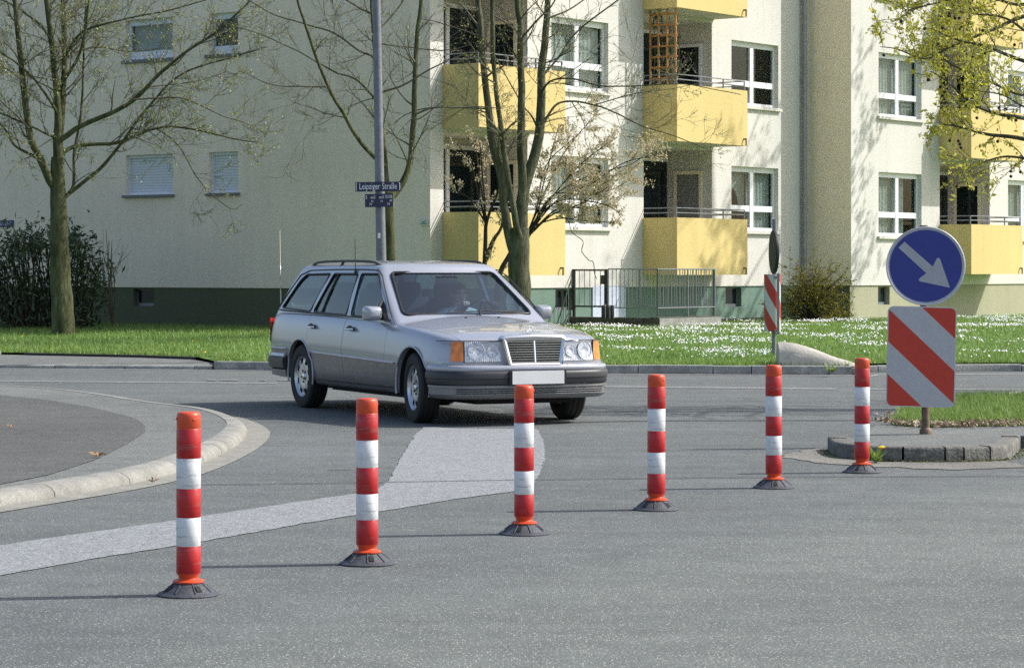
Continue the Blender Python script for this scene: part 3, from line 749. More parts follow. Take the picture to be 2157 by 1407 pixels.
# ---------------------------------------------------------------- keep-right sign on the island
M['signgrey']=mat('sign_back_grey',(.23,.235,.24),.5,metal=.5)
M['rim']=mat('sign_rim',(.55,.57,.60),.35,metal=.5,var=.05)
M['signblue']=mat('sign_blue_film',(.026,.040,.245),.35,var=.06,scale=15)
M['signgreyfilm']=mat('silver_film',(.37,.385,.42),.4,var=.06,scale=20)
M['rust']=mat('rusty_post',(.17,.12,.08),.7,metal=.2,var=.35,scale=14)
def plate_stripes(axis_u,axis_v,sgn=1):
    def fn(n):
        sx=n.n('ShaderNodeSeparateXYZ'); n.l(n.coords(),sx.inputs[0])
        u=n.math('ADD',n.math('MULTIPLY',sx.outputs[0],1/.515),.5); v=n.math('SUBTRACT',.5,n.math('MULTIPLY',sx.outputs[2],1/.755))
        w=n.math('SUBTRACT',v,n.math('MULTIPLY',u,.62)); k=n.math('FRACT',n.math('MULTIPLY',n.math('SUBTRACT',w,.02-6.6),1/.66))
        return n.math('LESS_THAN',k,.5)
    return fn
M['stripe']=stripes('red_white_stripe_film',(.44,.45,.47),(.50,.048,.028),plate_stripes(0,1))
SY=19.75; sb=G(1950,914,.098); SY=sb.y
sg=thing('traffic_sign','round blue arrow sign above a red and white striped plate on the island','traffic sign',sb)
mb=MB(); ptop=P(1946,520,SY); mb.tube([sb+Vector((0,0,-.05)),Vector((ptop.x,SY,1.35)),ptop+Vector((0,0,.165))],.030,14); mb.build('post',M['rust'],sg,smooth=60)
mb=MB(); mb.lathe([(.048,0),(.048,.03),(.033,.05)],14,Matrix.Translation(sb)); mb.build('post_collar',M['rust'],sg,smooth=40)
rc=P(1947.5,560.5,SY)-Vector((0,.055,0)); RAD=.300
rot=Matrix.Translation(rc)@Matrix.Rotation(R(-3),4,'Z')@Matrix.Rotation(R(90),4,'X')    # local z -> -Y (to camera)
mb=MB(); mb.lathe([(0,-.012),(.296,-.012),(.304,-.002),(.304,.006),(.298,.010),(.290,.008),(.286,.004)],72,rot,cap=False); disc=mb.build('round_plate',M['rim'],sg,smooth=40)
mb=MB(); mb.lathe([(0,.0045),(.287,.0045)],72,rot,cap=False); mb.build('blue_face',M['signblue'],disc)
mb=MB(); mb.lathe([(.2775,.0052),(.2865,.0052)],72,rot,cap=False); mb.build('border_ring',M['signgreyfilm'],disc)
az=lambda x,y:((x-890)/198*RAD,-(y-243)/198*RAD)
arrow=[az(*p) for p in[(783,120),(752,150),(893,280),(858,306),(854,314),(860,321),(1012,353),(962,207),(955,201),(946,204),(925,246)]]
mb=MB(); mb.prism(arrow,.0048,.0062,lambda a,b,h:rot@Vector((a,b,h))); mb.build('arrow',M['signgreyfilm'],disc)
# bracket behind
mb=MB(); mb.box(rc+Vector((0,.03,.13)),(.12,.05,.03)); mb.box(rc+Vector((0,.03,-.13)),(.12,.05,.03)); mb.build('bracket',M['signgrey'],sg)
def rrect(w,h,r,k=6):
    out=[]
    for cx,cy,a0 in((w/2-r,h/2-r,0),(-w/2+r,h/2-r,90),(-w/2+r,-h/2+r,180),(w/2-r,-h/2+r,270)):
        for i in range(k+1): a=R(a0+90*i/k); out.append((cx+r*math.cos(a),cy+r*math.sin(a)))
    return out
pc=P(1938,751,SY)-Vector((0,.048,0))
pe=bpy.data.objects.new('striped_plate',None)
def xz(rotm,c): return lambda a,b,h: c+rotm@Vector((a,-h,b))
ry=Matrix.Rotation(R(1.3),3,'Y')@Matrix.Rotation(R(-2),3,'Z')
# the plate mesh keeps its own axes so that its stripes stay on it
mb=MB(); mb.prism(rrect(.527,.772,.045),0,.016,lambda a,b,h:Vector((a,-h,b))); pl_=mb.build('striped_plate',M['rim'],None)
pl_.parent=sg; pl_.matrix_parent_inverse=Matrix.Identity(4); pl_.location=pc-Vector(sb); pl_.rotation_euler=ry.to_euler()
mb=MB(); mb.prism(rrect(.513,.758,.040),.0155,.0175,lambda a,b,h:Vector((a,-h,b))); mb.build('stripe_film',M['stripe'],pl_)
# ---------------------------------------------------------------- edge-on sign across the road
e0=G(1630,752,.125); EY=e0.y
es=thing('traffic_sign','dark round sign seen edge-on above a curved striped plate by the concrete hump','traffic sign',e0)
mb=MB(); mb.tube([e0+Vector((0,0,-.1)),e0+Vector((.01,0,1.95))],.033,12); mb.build('post',M['signgrey'],es,smooth=60)
ec=P(1629,531,EY)+Vector((.0,-.03,0)); rot=Matrix.Translation(ec)@Matrix.Rotation(R(-86),4,'Z')@Matrix.Rotation(R(90),4,'X')
mb=MB(); mb.lathe([(0,-.02),(.27,-.02),(.30,-.03),(.31,-.01),(.31,.01),(.30,.02),(0,.02)],48,rot,cap=False); mb.build('round_plate',mat('dark_sign_back',(.014,.015,.017),.6),es,smooth=40)
def hs(n):
    sx=n.n('ShaderNodeSeparateXYZ'); n.l(n.coords(),sx.inputs[0])
    at=n.math('ARCTAN2',sx.outputs[0],n.math('MULTIPLY',sx.outputs[1],-1.0))
    w=n.math('ADD',n.math('MULTIPLY',sx.outputs[2],1.0),n.math('MULTIPLY',at,.20)); return n.math('GREATER_THAN',n.math('FRACT',n.math('ADD',n.math('MULTIPLY',w,1/.50),.52)),.5)
mb=MB(); rw=.118
rows=[[Vector((rw*math.sin(a),-rw*math.cos(a),z)) for a in np.linspace(-2.2,2.2,29)] for z in np.linspace(-.405,.405,9)]
mb.grid(rows); rows=[[Vector(((rw-.006)*math.sin(a),-(rw-.006)*math.cos(a),z)) for a in np.linspace(2.2,-2.2,29)] for z in np.linspace(-.405,.405,9)]; mb.grid(rows)
cp_=mb.build('curved_plate',stripes('curved_stripe_film',(.55,.56,.55),(.48,.05,.035),hs),None,smooth=50)
cp_.parent=es; cc_=P(1627,638,EY); cp_.location=cc_-Vector(e0)+Vector((0,.0,0))
mb=MB(); ps=P(1637,640,EY); mb.box(ps+Vector((0,-.135,0)),(.035,.02,.86)); mb.box(ps+Vector((-.03,-.07,-.38)),(.05,.14,.03)); mb.box(ps+Vector((-.03,-.07,.38)),(.05,.14,.03)); mb.build('strut',M['signgrey'],es)
# ---------------------------------------------------------------- lamp post and street name signs
lb=Vector(((803-CX)*36.6/F,36.6,.11)); 
lp=thing('lamp_post','tall grey steel lamp post rising behind the silver car, carrying street name signs','lamp post',lb)
lt=P(793,0,36.6); mb=MB(); d=(lt-P(803,550,36.6)); 
ptl=[lb+Vector((.03,0,-.05)),P(803.5,560,36.6),P(800,400,36.6),lt,lt+d*.9]
M['lamp']=mat('grey_lamp_paint',(.20,.21,.235),.5,metal=.35,var=.15,scale=8,fine=.2,fscale=30)
mb.tube(ptl,[.078,.072,.066,.058,.048],18); pole=mb.build('pole',M['lamp'],lp,smooth=60)
arm=lt+d*.9; mb=MB(); mb.tube([arm,arm+Vector((.1,-.3,.25)),arm+Vector((.2,-1.2,.35))],.035,8); mb.build('arm',M['lamp'],lp,smooth=60)
mb=MB(); mb.lathe([(.02,-.35),(.10,-.25),(.12,.15),(.06,.32),(.02,.35)],14,Matrix.Translation(arm+Vector((.22,-1.5,.33)))@Matrix.Rotation(R(90),4,'X')); mb.build('lamp_head',M['lamp'],lp,smooth=60)
mb=MB(); q=P(799,497,36.6); mb.box(q+Vector((0,-.074,0)),(.035,.012,.075)); mb.build('number_sticker',M['white'],lp)
M['navy']=mat('navy_enamel_sign',(.018,.024,.065),.3,var=.1)
def sign_frame(c,rz,roll):
    m=Matrix.Rotation(R(rz),3,'Z')@Matrix.Rotation(R(roll),3,'Y'); return lambda a,b,h: c+m@Vector((a,-h,b))
t=thing('street_name_sign','navy street sign reading Leipziger Straße in white, on the lamp post','street sign',P(797,394,36.5))
f=sign_frame(P(797,394,36.6)-Vector((0,.095,0)),4,-.9)
mb=MB(); mb.prism(rrect(.64,.135,.012),-.004,.004,f); sp=mb.build('sign_panel',M['navy'],t)
text('Leipziger Straße',.125,M['lettering'],lambda x,y,z:f(x,y+.002,.0055+z),sp,sx=.66,th=.003)
mb=MB()
for s_ in(-1,1):
    pts=[f(s_*.292,.052,.005),f(s_*.303,.048,.005),f(s_*.307,.035,.005),f(s_*.307,-.035,.005),f(s_*.303,-.048,.005),f(s_*.292,-.052,.005)]; mb.tube(pts,.004,5)
mb.build('sign_border',M['lettering'],sp)
mb=MB(); mb.lathe([(.078,-.02),(.082,-.02),(.082,.02),(.078,.02)],18,Matrix.Translation(P(799.5,394,36.6)),cap=False); mb.box(P(799.5,394,36.6)-Vector((0,.085,0)),(.05,.02,.04)); mb.build('clamp',M['signgrey'],t)
t=thing('street_name_sign','smaller navy plate of direction words and numbers under the Leipziger Straße sign','street sign',P(799,423,36.5))
f2=sign_frame(P(799,423,36.6)-Vector((0,.095,0)),5,-1.2)
mb=MB(); mb.prism(rrect(.395,.185,.010),-.004,.004,f2); sp=mb.build('sign_panel',M['navy'],t)
for b_,x,y,s_ in(('S',-.178,.045,.07),('enS',-.085,.045,.06),('enS',.035,.045,.06),('GOB',.135,.05,.062),('44',-.095,-.012,.045),('14',.035,-.012,.045),('48',.165,-.005,.045),('79',-.12,-.055,.05),('55',.135,-.05,.05)):
    text(b_,s_,M['lettering'],lambda xx,yy,z,x=x,y=y:f2(x+xx,y+yy,.0055+z),sp,sx=.8,th=.003)
mb=MB(); mb.lathe([(.078,-.02),(.082,-.02),(.082,.02),(.078,.02)],18,Matrix.Translation(P(800,423,36.6)),cap=False); mb.box(P(800,423,36.6)-Vector((0,.085,0)),(.05,.02,.04)); mb.build('clamp',M['signgrey'],t)
# ---------------------------------------------------------------- trees and shrubs
def barkmat(name,c1,c2,c3=None):
    n=N(name); n.set(Roughness=.95); n.b.inputs['Specular IOR Level'].default_value=.15
    mp=n.n('ShaderNodeMapping'); mp.inputs['Scale'].default_value=(1,1,.22); n.l(n.coords(),mp.inputs['Vector'])
    a=n.noise(9,5,.7,mp.outputs[0]); c=n.ramp(a,[(.32,c1),(.62,c2)]+([(.75,c3)] if c3 else []))
    c=n.mix(1.0,c,n.ramp(n.noise(45,3,.7,mp.outputs[0]),[(.3,.6),(.7,1.25)]),'MULTIPLY'); n.setc(c); n.bump(n.noise(22,5,.7,mp.outputs[0]),1.0,.03); return n.m
M['barkg']=barkmat('mossy_green_bark',(.042,.045,.022),(.135,.142,.072),(.31,.29,.20))
M['barkb']=barkmat('grey_brown_bark',(.05,.05,.03),(.15,.152,.095),(.31,.30,.235))
M['barkd']=barkmat('dark_shrub_bark',(.03,.027,.02),(.075,.065,.045))
M['twig']=mat('brown_twig',(.13,.115,.078),.9,var=.3,scale=3)
M['twigl']=mat('pale_twig',(.15,.12,.075),.9,var=.35,scale=3)
M['budg']=leafmat('green_bud',[(.20,.24,.05),(.36,.40,.12),(.50,.52,.26)],.5,.3)
M['budc']=leafmat('cream_bud',[(.50,.42,.25),(.62,.54,.36),(.68,.62,.46)],.6,.4)
M['leafy']=leafmat('yellow_green_leaf',[(.42,.43,.04),(.60,.58,.07),(.74,.70,.18)],.5,.45)
M['leafd']=leafmat('dark_evergreen_leaf',[(.018,.036,.014),(.045,.075,.032),(.085,.12,.05)],.4,.1)
M['forsy']=leafmat('yellow_olive_leaf',[(.20,.17,.02),(.36,.30,.035),(.18,.20,.05)],.5,.3)
def leaf(mb,p,s):
    q=Quaternion((random.gauss(0,1),random.gauss(0,1),random.gauss(0,1),random.gauss(0,1))).normalized()
    mb.add([p+q@Vector(v)*s for v in((0,-1,0),(.5,0,.2),(0,1,0),(-.5,0,.2))],[(0,1,2,3)])
def limb(px,Y,r0,r1,mb,n=8,dY=0.0,sub=5,Yoff=0,wob=0.02):
    """traced limb: photo points at distance Y, drifting dY metres in depth along its length"""
    m=len(px); pts=[]
    for i,(u,v) in enumerate(px):
        pts.append(P(u,v,Y+Yoff+dY*(i/(m-1))))
    pts=crom(pts,sub); k=len(pts)
    for i in range(1,k-1): 
        w=noise.noise_vector(pts[i]*3.1); pts[i]=pts[i]+w*wob*.6
    S=Y/F
    rad=[max(.0035,S*lerp(r0,r1,(i/(k-1))**.85)) for i in range(k)]
    mb.tube(pts,rad,n); return pts,rad
def twig(mb,lf,p,d,L,r,lev,maxlev,leafs,ls,up=.15,spread=.9,nchild=4,seg=5,sides=4,bend=.35):
    pts=[p]; d=d.normalized(); st=L/seg; dirs=[d]
    for i in range(seg):
        d=(d+Vector((random.uniform(-1,1),random.uniform(-1,1),random.uniform(-1,1)+up))*bend*.55).normalized(); pts.append(pts[-1]+d*st); dirs.append(d)
    rad=[max(.0028,r*(1-.75*i/seg)) for i in range(seg+1)]
    mb.tube(pts,rad,sides if lev<maxlev else 3,cap=False)
    if lev<maxlev:
        for c in range(nchild):
            i=random.randint(1,seg); dd=(dirs[i]+Vector((random.uniform(-1,1),random.uniform(-1,1),random.uniform(-1,1)))*spread).normalized()
            twig(mb,lf,pts[i],dd,L*random.uniform(.4,.7),max(.0028,rad[i]*.6),lev+1,maxlev,leafs,ls,up,spread,nchild,seg,sides,bend)
    if lf is not None and lev>=maxlev-1:
        for _ in range(leafs):
            i=random.randint(1,seg); leaf(lf,pts[i]+Vector((random.uniform(-1,1),random.uniform(-1,1),random.uniform(-1,1)))*ls*1.2,ls*random.uniform(.5,1.3))
def sprout(tm,lf,pts,rad,per_m,L,lev,leafs,ls,t0=.15,up=.25,spread=.9,nchild=4,rscale=.5,rmax=.02):
    tot=sum((b-a).length for a,b in zip(pts,pts[1:])); n=int(tot*per_m*(1-t0)+.5); k=len(pts)
    for _ in range(n):
        t=random.uniform(t0,1); i=min(k-2,int(t*(k-1))); d=(pts[i+1]-pts[i]).normalized()
        o=Vector((random.uniform(-1,1),random.uniform(-1,1),random.uniform(-.6,1))); o=(o-d*o.dot(d)).normalized()
        dd=(d*random.uniform(.3,1.0)+o*random.uniform(.5,1.1)).normalized()
        twig(tm,lf,pts[i],dd,L*random.uniform(.5,1.2)*(1.1-.4*t),min(rmax,rad[i]*rscale),1,lev,leafs,ls,up,spread,nchild)
def tree(name,label,base,Y,trunk,limbs,bark,twm,bud,per_m=2.2,L=.9,lev=3,leafs=2,ls=.028,group='bare spring trees on the lawn',nchild=4):
    t=thing(name,label,'tree',base,0,group); mb=MB(); tm=MB(); lf=MB()
    pts,rad=limb([(trunk[0][0][0],trunk[0][0][1]+14)]+trunk[0],Y,trunk[1]*1.15,trunk[2],mb,14,wob=.03)
    for px,r0,r1,dY,dens,off in limbs:
        p,r=limb(px,Y,r0*(.85 if r0<14 else 1),r1*.85,mb if r0>3.2 else tm,8 if r0>5 else 6,dY,6,off)
        if dens: sprout(tm,lf,p,r,per_m*dens,L,lev,leafs,ls,t0=.12 if r0<6 else .3,nchild=nchild)
    mb.build('trunk',bark,t,smooth=70); tm.build('crown',twm,t,smooth=70); lf.build('buds',bud,t); return t
b1=G(133,711,.16); Y1=46.3
tree('bare_tree','moss-grown bare tree with green buds in front of the shaded end wall at the left',b1,Y1,([(133,712),(131,640),(126,560),(124,500),(123,440),(121,380),(122,332)],25,14),[
 ([(122,335),(121,290),(122,228),(112,119),(98,0),(90,-120),(80,-300)],12,4,-.3,.8,0),([(122,340),(126,280),(131,225),(136,130),(134,52),(132,0),(130,-120),(135,-320)],11,3,.6,.8,0),
 ([(117,395),(104,378),(83,332),(62,280),(49,176),(39,78),(31,0),(25,-90),(10,-260)],12,4,-.8,.9,0),([(84,336),(67,327),(31,306),(5,265),(-30,240),(-80,200)],5,1.5,.5,1.2,-.3),
 ([(125,296),(140,286),(171,265),(233,239),(285,208),(337,156),(394,109),(457,67),(519,10),(560,-40)],8,1.8,-.8,1.2,0),([(122,335),(138,318),(171,306),(244,301),(311,275),(363,267),(431,278),(493,293),(540,300)],6.5,1.2,.9,1.2,0),
 ([(134,418),(148,405),(208,358),(260,296),(311,228),(384,156),(498,119),(560,100)],6,1.2,1.4,1.2,0),([(128,200),(135,171),(171,104),(187,0),(195,-90)],5,2.2,-1.2,1.2,0),
 ([(121,245),(112,223),(62,156),(0,109),(-60,70)],4.5,1.5,-1.2,1.2,0),([(121,290),(104,285),(52,260),(0,239),(-60,225)],4,1.5,-.6,1.2,0),
 ([(146,405),(156,384),(156,322),(171,234),(176,130),(180,20),(190,-80)],4.5,1.8,1.0,1.2,0),([(128,135),(140,114),(176,67),(260,42),(363,21),(450,-5)],4.5,1.3,-1.0,1.3,0),
 ([(280,210),(330,207),(389,208),(467,244),(519,260),(565,285)],2.6,.9,-.3,1.4,-.5),([(325,270),(350,285),(379,311),(415,374),(446,410),(488,441),(510,430)],2.2,.7,.3,1.0,.7),
 ([(118,110),(90,60),(40,20),(-20,-10)],4,1.5,1.0,1.2,0),([(260,225),(300,190),(350,180),(420,170),(480,150)],2.5,.8,.5,1.4,-.4),([(136,120),(200,100),(280,110),(350,100)],3,.8,.8,1.3,.3),
 ([(60,270),(30,240),(-10,200),(-50,150)],3,1,-.8,1.3,-.4),([(48,170),(20,150),(-30,120)],3,1,.4,1.3,-.6)],
 M['barkg'],M['twig'],M['budg'],4.2,.95,3,3,.022)
b2=G(824,700,.16); Y2=43.0
tree('bare_tree','thin bare tree directly behind the lamp post, forking above the street signs',b2,Y2,([(826,701),(824,640),(822,560),(820,480),(819,430),(822,405)],14,10),[
 ([(822,415),(834,405),(850,382),(864,338),(872,239),(874,159),(878,80),(888,0),(895,-120),(910,-300)],10.5,4,.5,.7,0),([(820,425),(814,382),(809,310),(801,240),(792,150),(786,60),(782,-20),(780,-200)],8,3,.8,.6,0),
 ([(812,352),(788,330),(755,294),(723,239),(687,175),(659,100),(643,52),(627,0),(615,-80),(600,-200)],6,2.6,-.8,.7,0),([(800,225),(785,203),(747,167),(711,155),(675,135),(620,105),(540,70),(490,55)],3.6,1,-.5,.9,.4),
 ([(790,130),(783,119),(755,107),(707,72),(647,52),(580,32),(520,0),(480,-20)],3.4,1,.5,.9,.7),([(687,183),(631,183),(572,179),(520,155),(500,150)],2.2,.7,.5,.9,-.6),
 ([(800,196),(850,179),(898,151),(938,131),(990,110)],3,1,-.6,.9,.4),([(873,241),(910,227),(958,227),(1010,225),(1050,228)],3,1,-.4,.8,.2),([(794,92),(858,99),(938,107),(990,95)],2.4,.8,.3,.9,.7),
 ([(788,70),(806,56),(846,8),(860,-30),(880,-90)],3,1.4,.6,.9,.7),([(784,30),(755,15),(715,-10),(680,-40)],3,1.4,-.4,.9,.7),([(872,245),(845,275),(815,310)],1.6,.7,-.3,.8,.2),([(800,205),(760,215),(720,235),(680,260),(655,265)],1.6,.6,-.4,.9,.4)],
 M['barkg'],M['twig'],M['budg'],3.4,.8,3,1,.020)
b3=G(1094,700,.17); Y3=45.0
tree('bare_tree','big forked bare tree standing between the car and the yellow balconies',b3,Y3,([(1096,701),(1095,640),(1094,580),(1093,530),(1094,480)],23,21),[
 ([(1094,500),(1099,467),(1104,398),(1129,318),(1139,239),(1141,149),(1149,75),(1154,0),(1158,-100),(1170,-280)],15,5,.5,.7,0),([(1096,430),(1101,388),(1097,308),(1099,199),(1096,124),(1096,65),(1089,0),(1085,-100),(1080,-280)],12,5,-.7,.7,.05),
 ([(1088,545),(1074,507),(1064,447),(1054,368),(1037,298),(1027,209),(1017,124),(1012,50),(1007,0),(1000,-100),(985,-280)],13,5,-.4,.7,0),([(1094,500),(1086,470),(1072,388),(1059,298),(1049,224),(1039,124),(1037,0),(1036,-80),(1030,-200)],9,3.5,-1.1,.6,-.15),
 ([(1138,270),(1144,263),(1168,224),(1198,214),(1248,221),(1298,239),(1357,268),(1430,290),(1500,320)],4,1,.8,1.0,.2),([(1139,205),(1144,189),(1164,169),(1208,167),(1268,181),(1360,181),(1440,178),(1560,200)],3.6,1,-.8,1.0,.2),
 ([(1141,160),(1149,154),(1178,119),(1218,65),(1303,0),(1340,-30)],4,1.6,.6,1.0,.2),([(1096,75),(1074,55),(1044,35),(1020,10)],3,1.2,.4,.9,-.4),([(1097,85),(1104,75),(1139,35),(1164,10),(1180,-20)],3.4,1.6,-.6,.9,-.5),
 ([(1131,268),(1120,245),(1099,219),(1059,149),(1030,100)],3,1,-.5,.9,.3),([(1028,229),(970,227),(900,228),(860,240),(830,260)],2.6,.9,.5,.8,-.2),([(1014,80),(1004,75),(930,50),(880,38)],2.4,.9,.3,.9,-.3),
 ([(1205,216),(1230,260),(1235,300),(1260,340)],1.5,.6,.3,.8,.6),([(1152,40),(1200,20),(1260,-20)],3,1.3,.3,1,.3),([(1250,222),(1330,200),(1400,190),(1480,175)],1.8,.7,.3,1.1,.6),([(1010,60),(980,20),(940,-20)],3,1.2,.6,1,-.3)],
 M['barkb'],M['twig'],M['budg'],3.4,.85,3,1,.020)
# cream budded shrub behind the big tree
b4=G(1085,696,.17); Y4=47.0; b4=Vector(((1085-CX)*Y4/F,Y4,.19))
t=thing('budding_shrub','large shrub covered in cream buds spreading in front of the lower window and balcony','shrub',b4); mb=MB(); tm=MB(); lf=MB()
def SH(px,r0,r1,dY,off=0,dens=1,L=.5,lf_=5,t0=.35):
    p,r=limb(px,Y4,r0,r1,mb,6,dY,5,off); sprout(tm,lf,p,r,8.5*dens,L,2,lf_+4,.029,t0=t0,up=.2,nchild=4,rmax=.009)
SH([(1030,700),(1022,600),(1022,500),(1028,460),(1050,400)],7,2.4,-.3,0,.4)
SH([(1023,545),(1040,505),(1056,480),(1066,440)],6,2,.3,-.1,.3); SH([(1045,700),(1050,590),(1074,535),(1090,510)],7,4,.2,.1,.1)
for px in([(1100,520),(1128,470),(1142,400),(1160,330),(1178,260)],[(1100,520),(1150,430),(1200,390),(1260,365),(1330,345),(1375,315)],[(1105,515),(1160,420),(1220,350),(1270,310),(1300,290)],
  [(1100,520),(1160,415),(1230,410),(1290,400),(1330,375)],[(1110,500),(1150,440),(1200,420),(1270,430),(1300,445)],[(1100,520),(1120,480),(1180,460),(1225,465),(1290,470)],
  [(1105,510),(1150,400),(1190,320),(1230,270),(1265,230)],[(1110,500),(1170,425),(1250,385),(1320,340),(1400,330)],[(1100,520),(1130,440),(1150,350),(1210,290)],[(1110,500),(1160,455),(1200,440),(1240,420),(1280,395)],[(1110,500),(1175,440),(1240,440),(1275,425)]):
    SH(px,2.2,.8,random.uniform(-.9,.9),.1,1.25)
for px in([(1024,470),(1005,400),(990,340),(960,300)],[(1024,460),(1010,370),(1000,310),(985,290)],[(1024,470),(990,420),(960,405),(945,400)],[(1024,470),(1015,350),(1010,300)]): SH(px,2.4,.9,random.uniform(-.6,.2),-.2,.6,.35,3)
p,r=limb([(1170,455),(1195,462),(1205,490),(1228,508),(1225,530),(1240,548),(1250,552),(1252,575),(1257,588)],Y4,1.0,.8,mb,4,.2,3,.3)
mb.build('stems',M['barkd'],t,smooth=70); tm.build('crown',M['twigl'],t); lf.build('buds',M['budc'],t)
# evergreen shrub left
b5=Vector(((110-CX)*49.6/F,49.6,.2)); 
t=thing('evergreen_shrub','dark evergreen shrub in the shade behind the moss-grown tree at the left','shrub',b5); lf=MB(); mb=MB()
for i in range(150):
    u=random.uniform(-60,215); top=lerp(478,500,abs(u-110)/130)+random.uniform(0,30)+(25 if u<20 else 0)+(40*(u-170)/40 if u>170 else 0); v=random.uniform(top,690) if i>40 else top+random.uniform(0,35)
    c=P(u,v,49.6+random.uniform(-1.1,1.0)); c.z=max(c.z,.3)
    for _ in range(26):
        p=c+Vector((random.gauss(0,.16),random.gauss(0,.16),random.gauss(0,.16))); q=Quaternion((random.gauss(0,1),random.gauss(0,1),random.gauss(0,1),random.gauss(0,1))).normalized(); s=random.uniform(.05,.10)
        lf.add([p+q@Vector(vv)*s for vv in((0,-1,0),(.26,0,.06),(0,1,-.08),(-.26,0,.06))],[(0,1,2,3)])
    bb=Vector((c.x*.6+b5.x*.4+random.gauss(0,.15),b5.y+random.gauss(0,.3),.15)); mb.tube([bb,bb.lerp(c,.5)+Vector((0,0,.1)),c],.012,5)
lf.build('foliage',M['leafd'],t); mb.build('stems',M['barkd'],t)
t=thing('bare_bush','thin bare bush stems beside the dark evergreen shrub','shrub',P(240,690,50)); mb=MB()
for i in range(7):
    u=random.uniform(205,240); mb.tube(crom([P(238,692,50),P(lerp(238,u,.5)+random.uniform(-6,6),620,50+random.uniform(-.3,.3)),P(u,random.uniform(480,600),50+random.uniform(-.5,.5))],4),[.012]*4+[.008]*4+[.005],5)
    twig(mb,None,P(u,600,50),Vector((random.uniform(-.5,.5),0,1)),.7,.006,1,2,0,.02)
mb.build('stems',M['twig'],t)
# yellow-green bush right
b6=Vector(((1708-CX)*55.2/F,55.2,.2)); t=thing('forsythia_bush','bushy yellow-green shrub at the foot of the downpipe beside the shaded wall corner','shrub',b6); mb=MB(); lf=MB()
for i in range(46):
    a=random.uniform(-1,1); u=1715+a*80; v=random.uniform(560,665)+abs(a)*30-(1-abs(a))*12
    e=P(u,v,55.2+random.uniform(-.5,.45)); s0=b6+Vector((random.gauss(0,.10),random.gauss(0,.1),-.05)); m_=s0.lerp(e,.5)+Vector((0,0,.16))
    pts=crom([s0,m_,e],5); mb.tube(pts,[.013*(1-.07*j) for j in range(len(pts))],5)
    for _ in range(5): twig(mb,lf,random.choice(pts[4:]),Vector((random.gauss(0,1),random.gauss(0,1),random.gauss(.3,1))),.38,.004,1,2,7,.026,nchild=3)
mb.build('stems',M['barkd'],t); lf.build('foliage',M['forsy'],t)
# leafing tree entering from the right (trunk outside the picture)
Y7=25.6; b7=Vector((8.3,25.9,.1))
t=thing('leafing_tree','tree with fresh yellow-green leaves whose branches hang in from the upper right','tree',b7); mb=MB(); tm=MB(); lf=MB(); SEED=[]
trunk=crom([b7+Vector((0,0,-.1)),b7+Vector((.05,0,1.6)),b7+Vector((-.05,.05,3.2)),b7+Vector((.1,.1,5.5)),b7+Vector((.0,0,8.5))],5); mb.tube(trunk,[lerp(.20,.05,i/(len(trunk)-1)) for i in range(len(trunk))],12)
S7=Y7/F
def T7(px,r0,r1,dY,off,h,dens=1.0):
    st=trunk[min(len(trunk)-1,int(h/8.6*20))]; pts=[st]+[P(u,v,Y7+off+dY*i/(len(px)-1)) for i,(u,v) in enumerate(px)]
    pts=crom(pts,6); k=len(pts); rad=[max(.0035,S7*lerp(r0,r1,(i/(k-1))**.7)) for i in range(k)]; mb.tube(pts,rad,7)
    sprout(tm,lf,pts,rad,5.6*dens,.46,2,7,.026,t0=.45,up=.05,nchild=4,rmax=.008)
    for _ in range(int(5*dens)): 
        p=pts[random.randint(k//2,k-1)]; q=p+Vector((random.uniform(-.05,.05),random.uniform(-.05,.05),-random.uniform(.06,.22))); sd=MB(); sd.tube([p,q],.0015,3); sd.lathe([(0,-.017),(.012,-.012),(.017,0),(.012,.012),(0,.017)],8,Matrix.Translation(q),cap=False); SEED.append(sd)
T7([(2300,330),(2157,293),(2078,283),(2023,268),(1985,262)],9,1,.2,-.3,3.0); T7([(2300,270),(2157,249),(2098,239),(2048,219),(1998,174),(1960,150)],8,1,-.4,.2,3.3)
T7([(2300,170),(2157,129),(2078,99),(2018,85),(1960,60)],8,1,.4,-.2,3.8); T7([(2250,20),(2157,35),(2098,60),(2048,80),(2000,100),(1949,124),(1889,104),(1854,99)],7,.8,-.3,.4,4.2,.9)
T7([(2250,-80),(2100,-30),(2048,0),(2043,35),(2018,65),(1978,109),(1930,120)],7,.8,.3,.6,4.4,.8); T7([(2250,-40),(2157,10),(2060,-10),(1960,10),(1900,25)],7,.8,-.2,-.5,4.5,1.2)
T7([(2300,340),(2200,340),(2120,330),(2060,345),(2020,350)],6,.8,.3,.1,2.8,1.0); T7([(2250,210),(2150,200),(2080,170),(2010,140),(1960,100)],6,.8,-.5,.9,3.6,1.1)
T7([(2300,90),(2200,90),(2120,40),(2050,30),(1990,20)],6,.8,.5,-.8,4.2,1.3); T7([(2300,200),(2180,230),(2110,200),(2040,190)],5,.8,.3,-.9,3.5,1.0)
for i in range(26):
    h=random.uniform(3.4,8.5); st=trunk[min(len(trunk)-1,int(h/8.6*20))]; a=random.uniform(-1.9,2.6); L_=random.uniform(1.4,2.6)*(1.25-.07*h)
    e=st+Vector((math.cos(a)*L_,math.sin(a)*L_,random.uniform(.2,1.2)))
    pts=crom([st,st.lerp(e,.5)+Vector((0,0,.15)),e],6); rad=[lerp(.03,.006,i2/12) for i2 in range(13)]; mb.tube(pts,rad,6); sprout(tm,lf,pts,rad,2.6,.55,2,3,.026,t0=.3,nchild=3,rmax=.008)
mb.build('trunk',M['barkb'],t,smooth=70); tm.build('crown',M['twig'],t); lf.build('leaves',M['leafy'],t); smat=mat('seed_ball_brown',(.05,.035,.02),.9)
for sd in SEED: sd.build('seed_ball',smat,t,smooth=60)
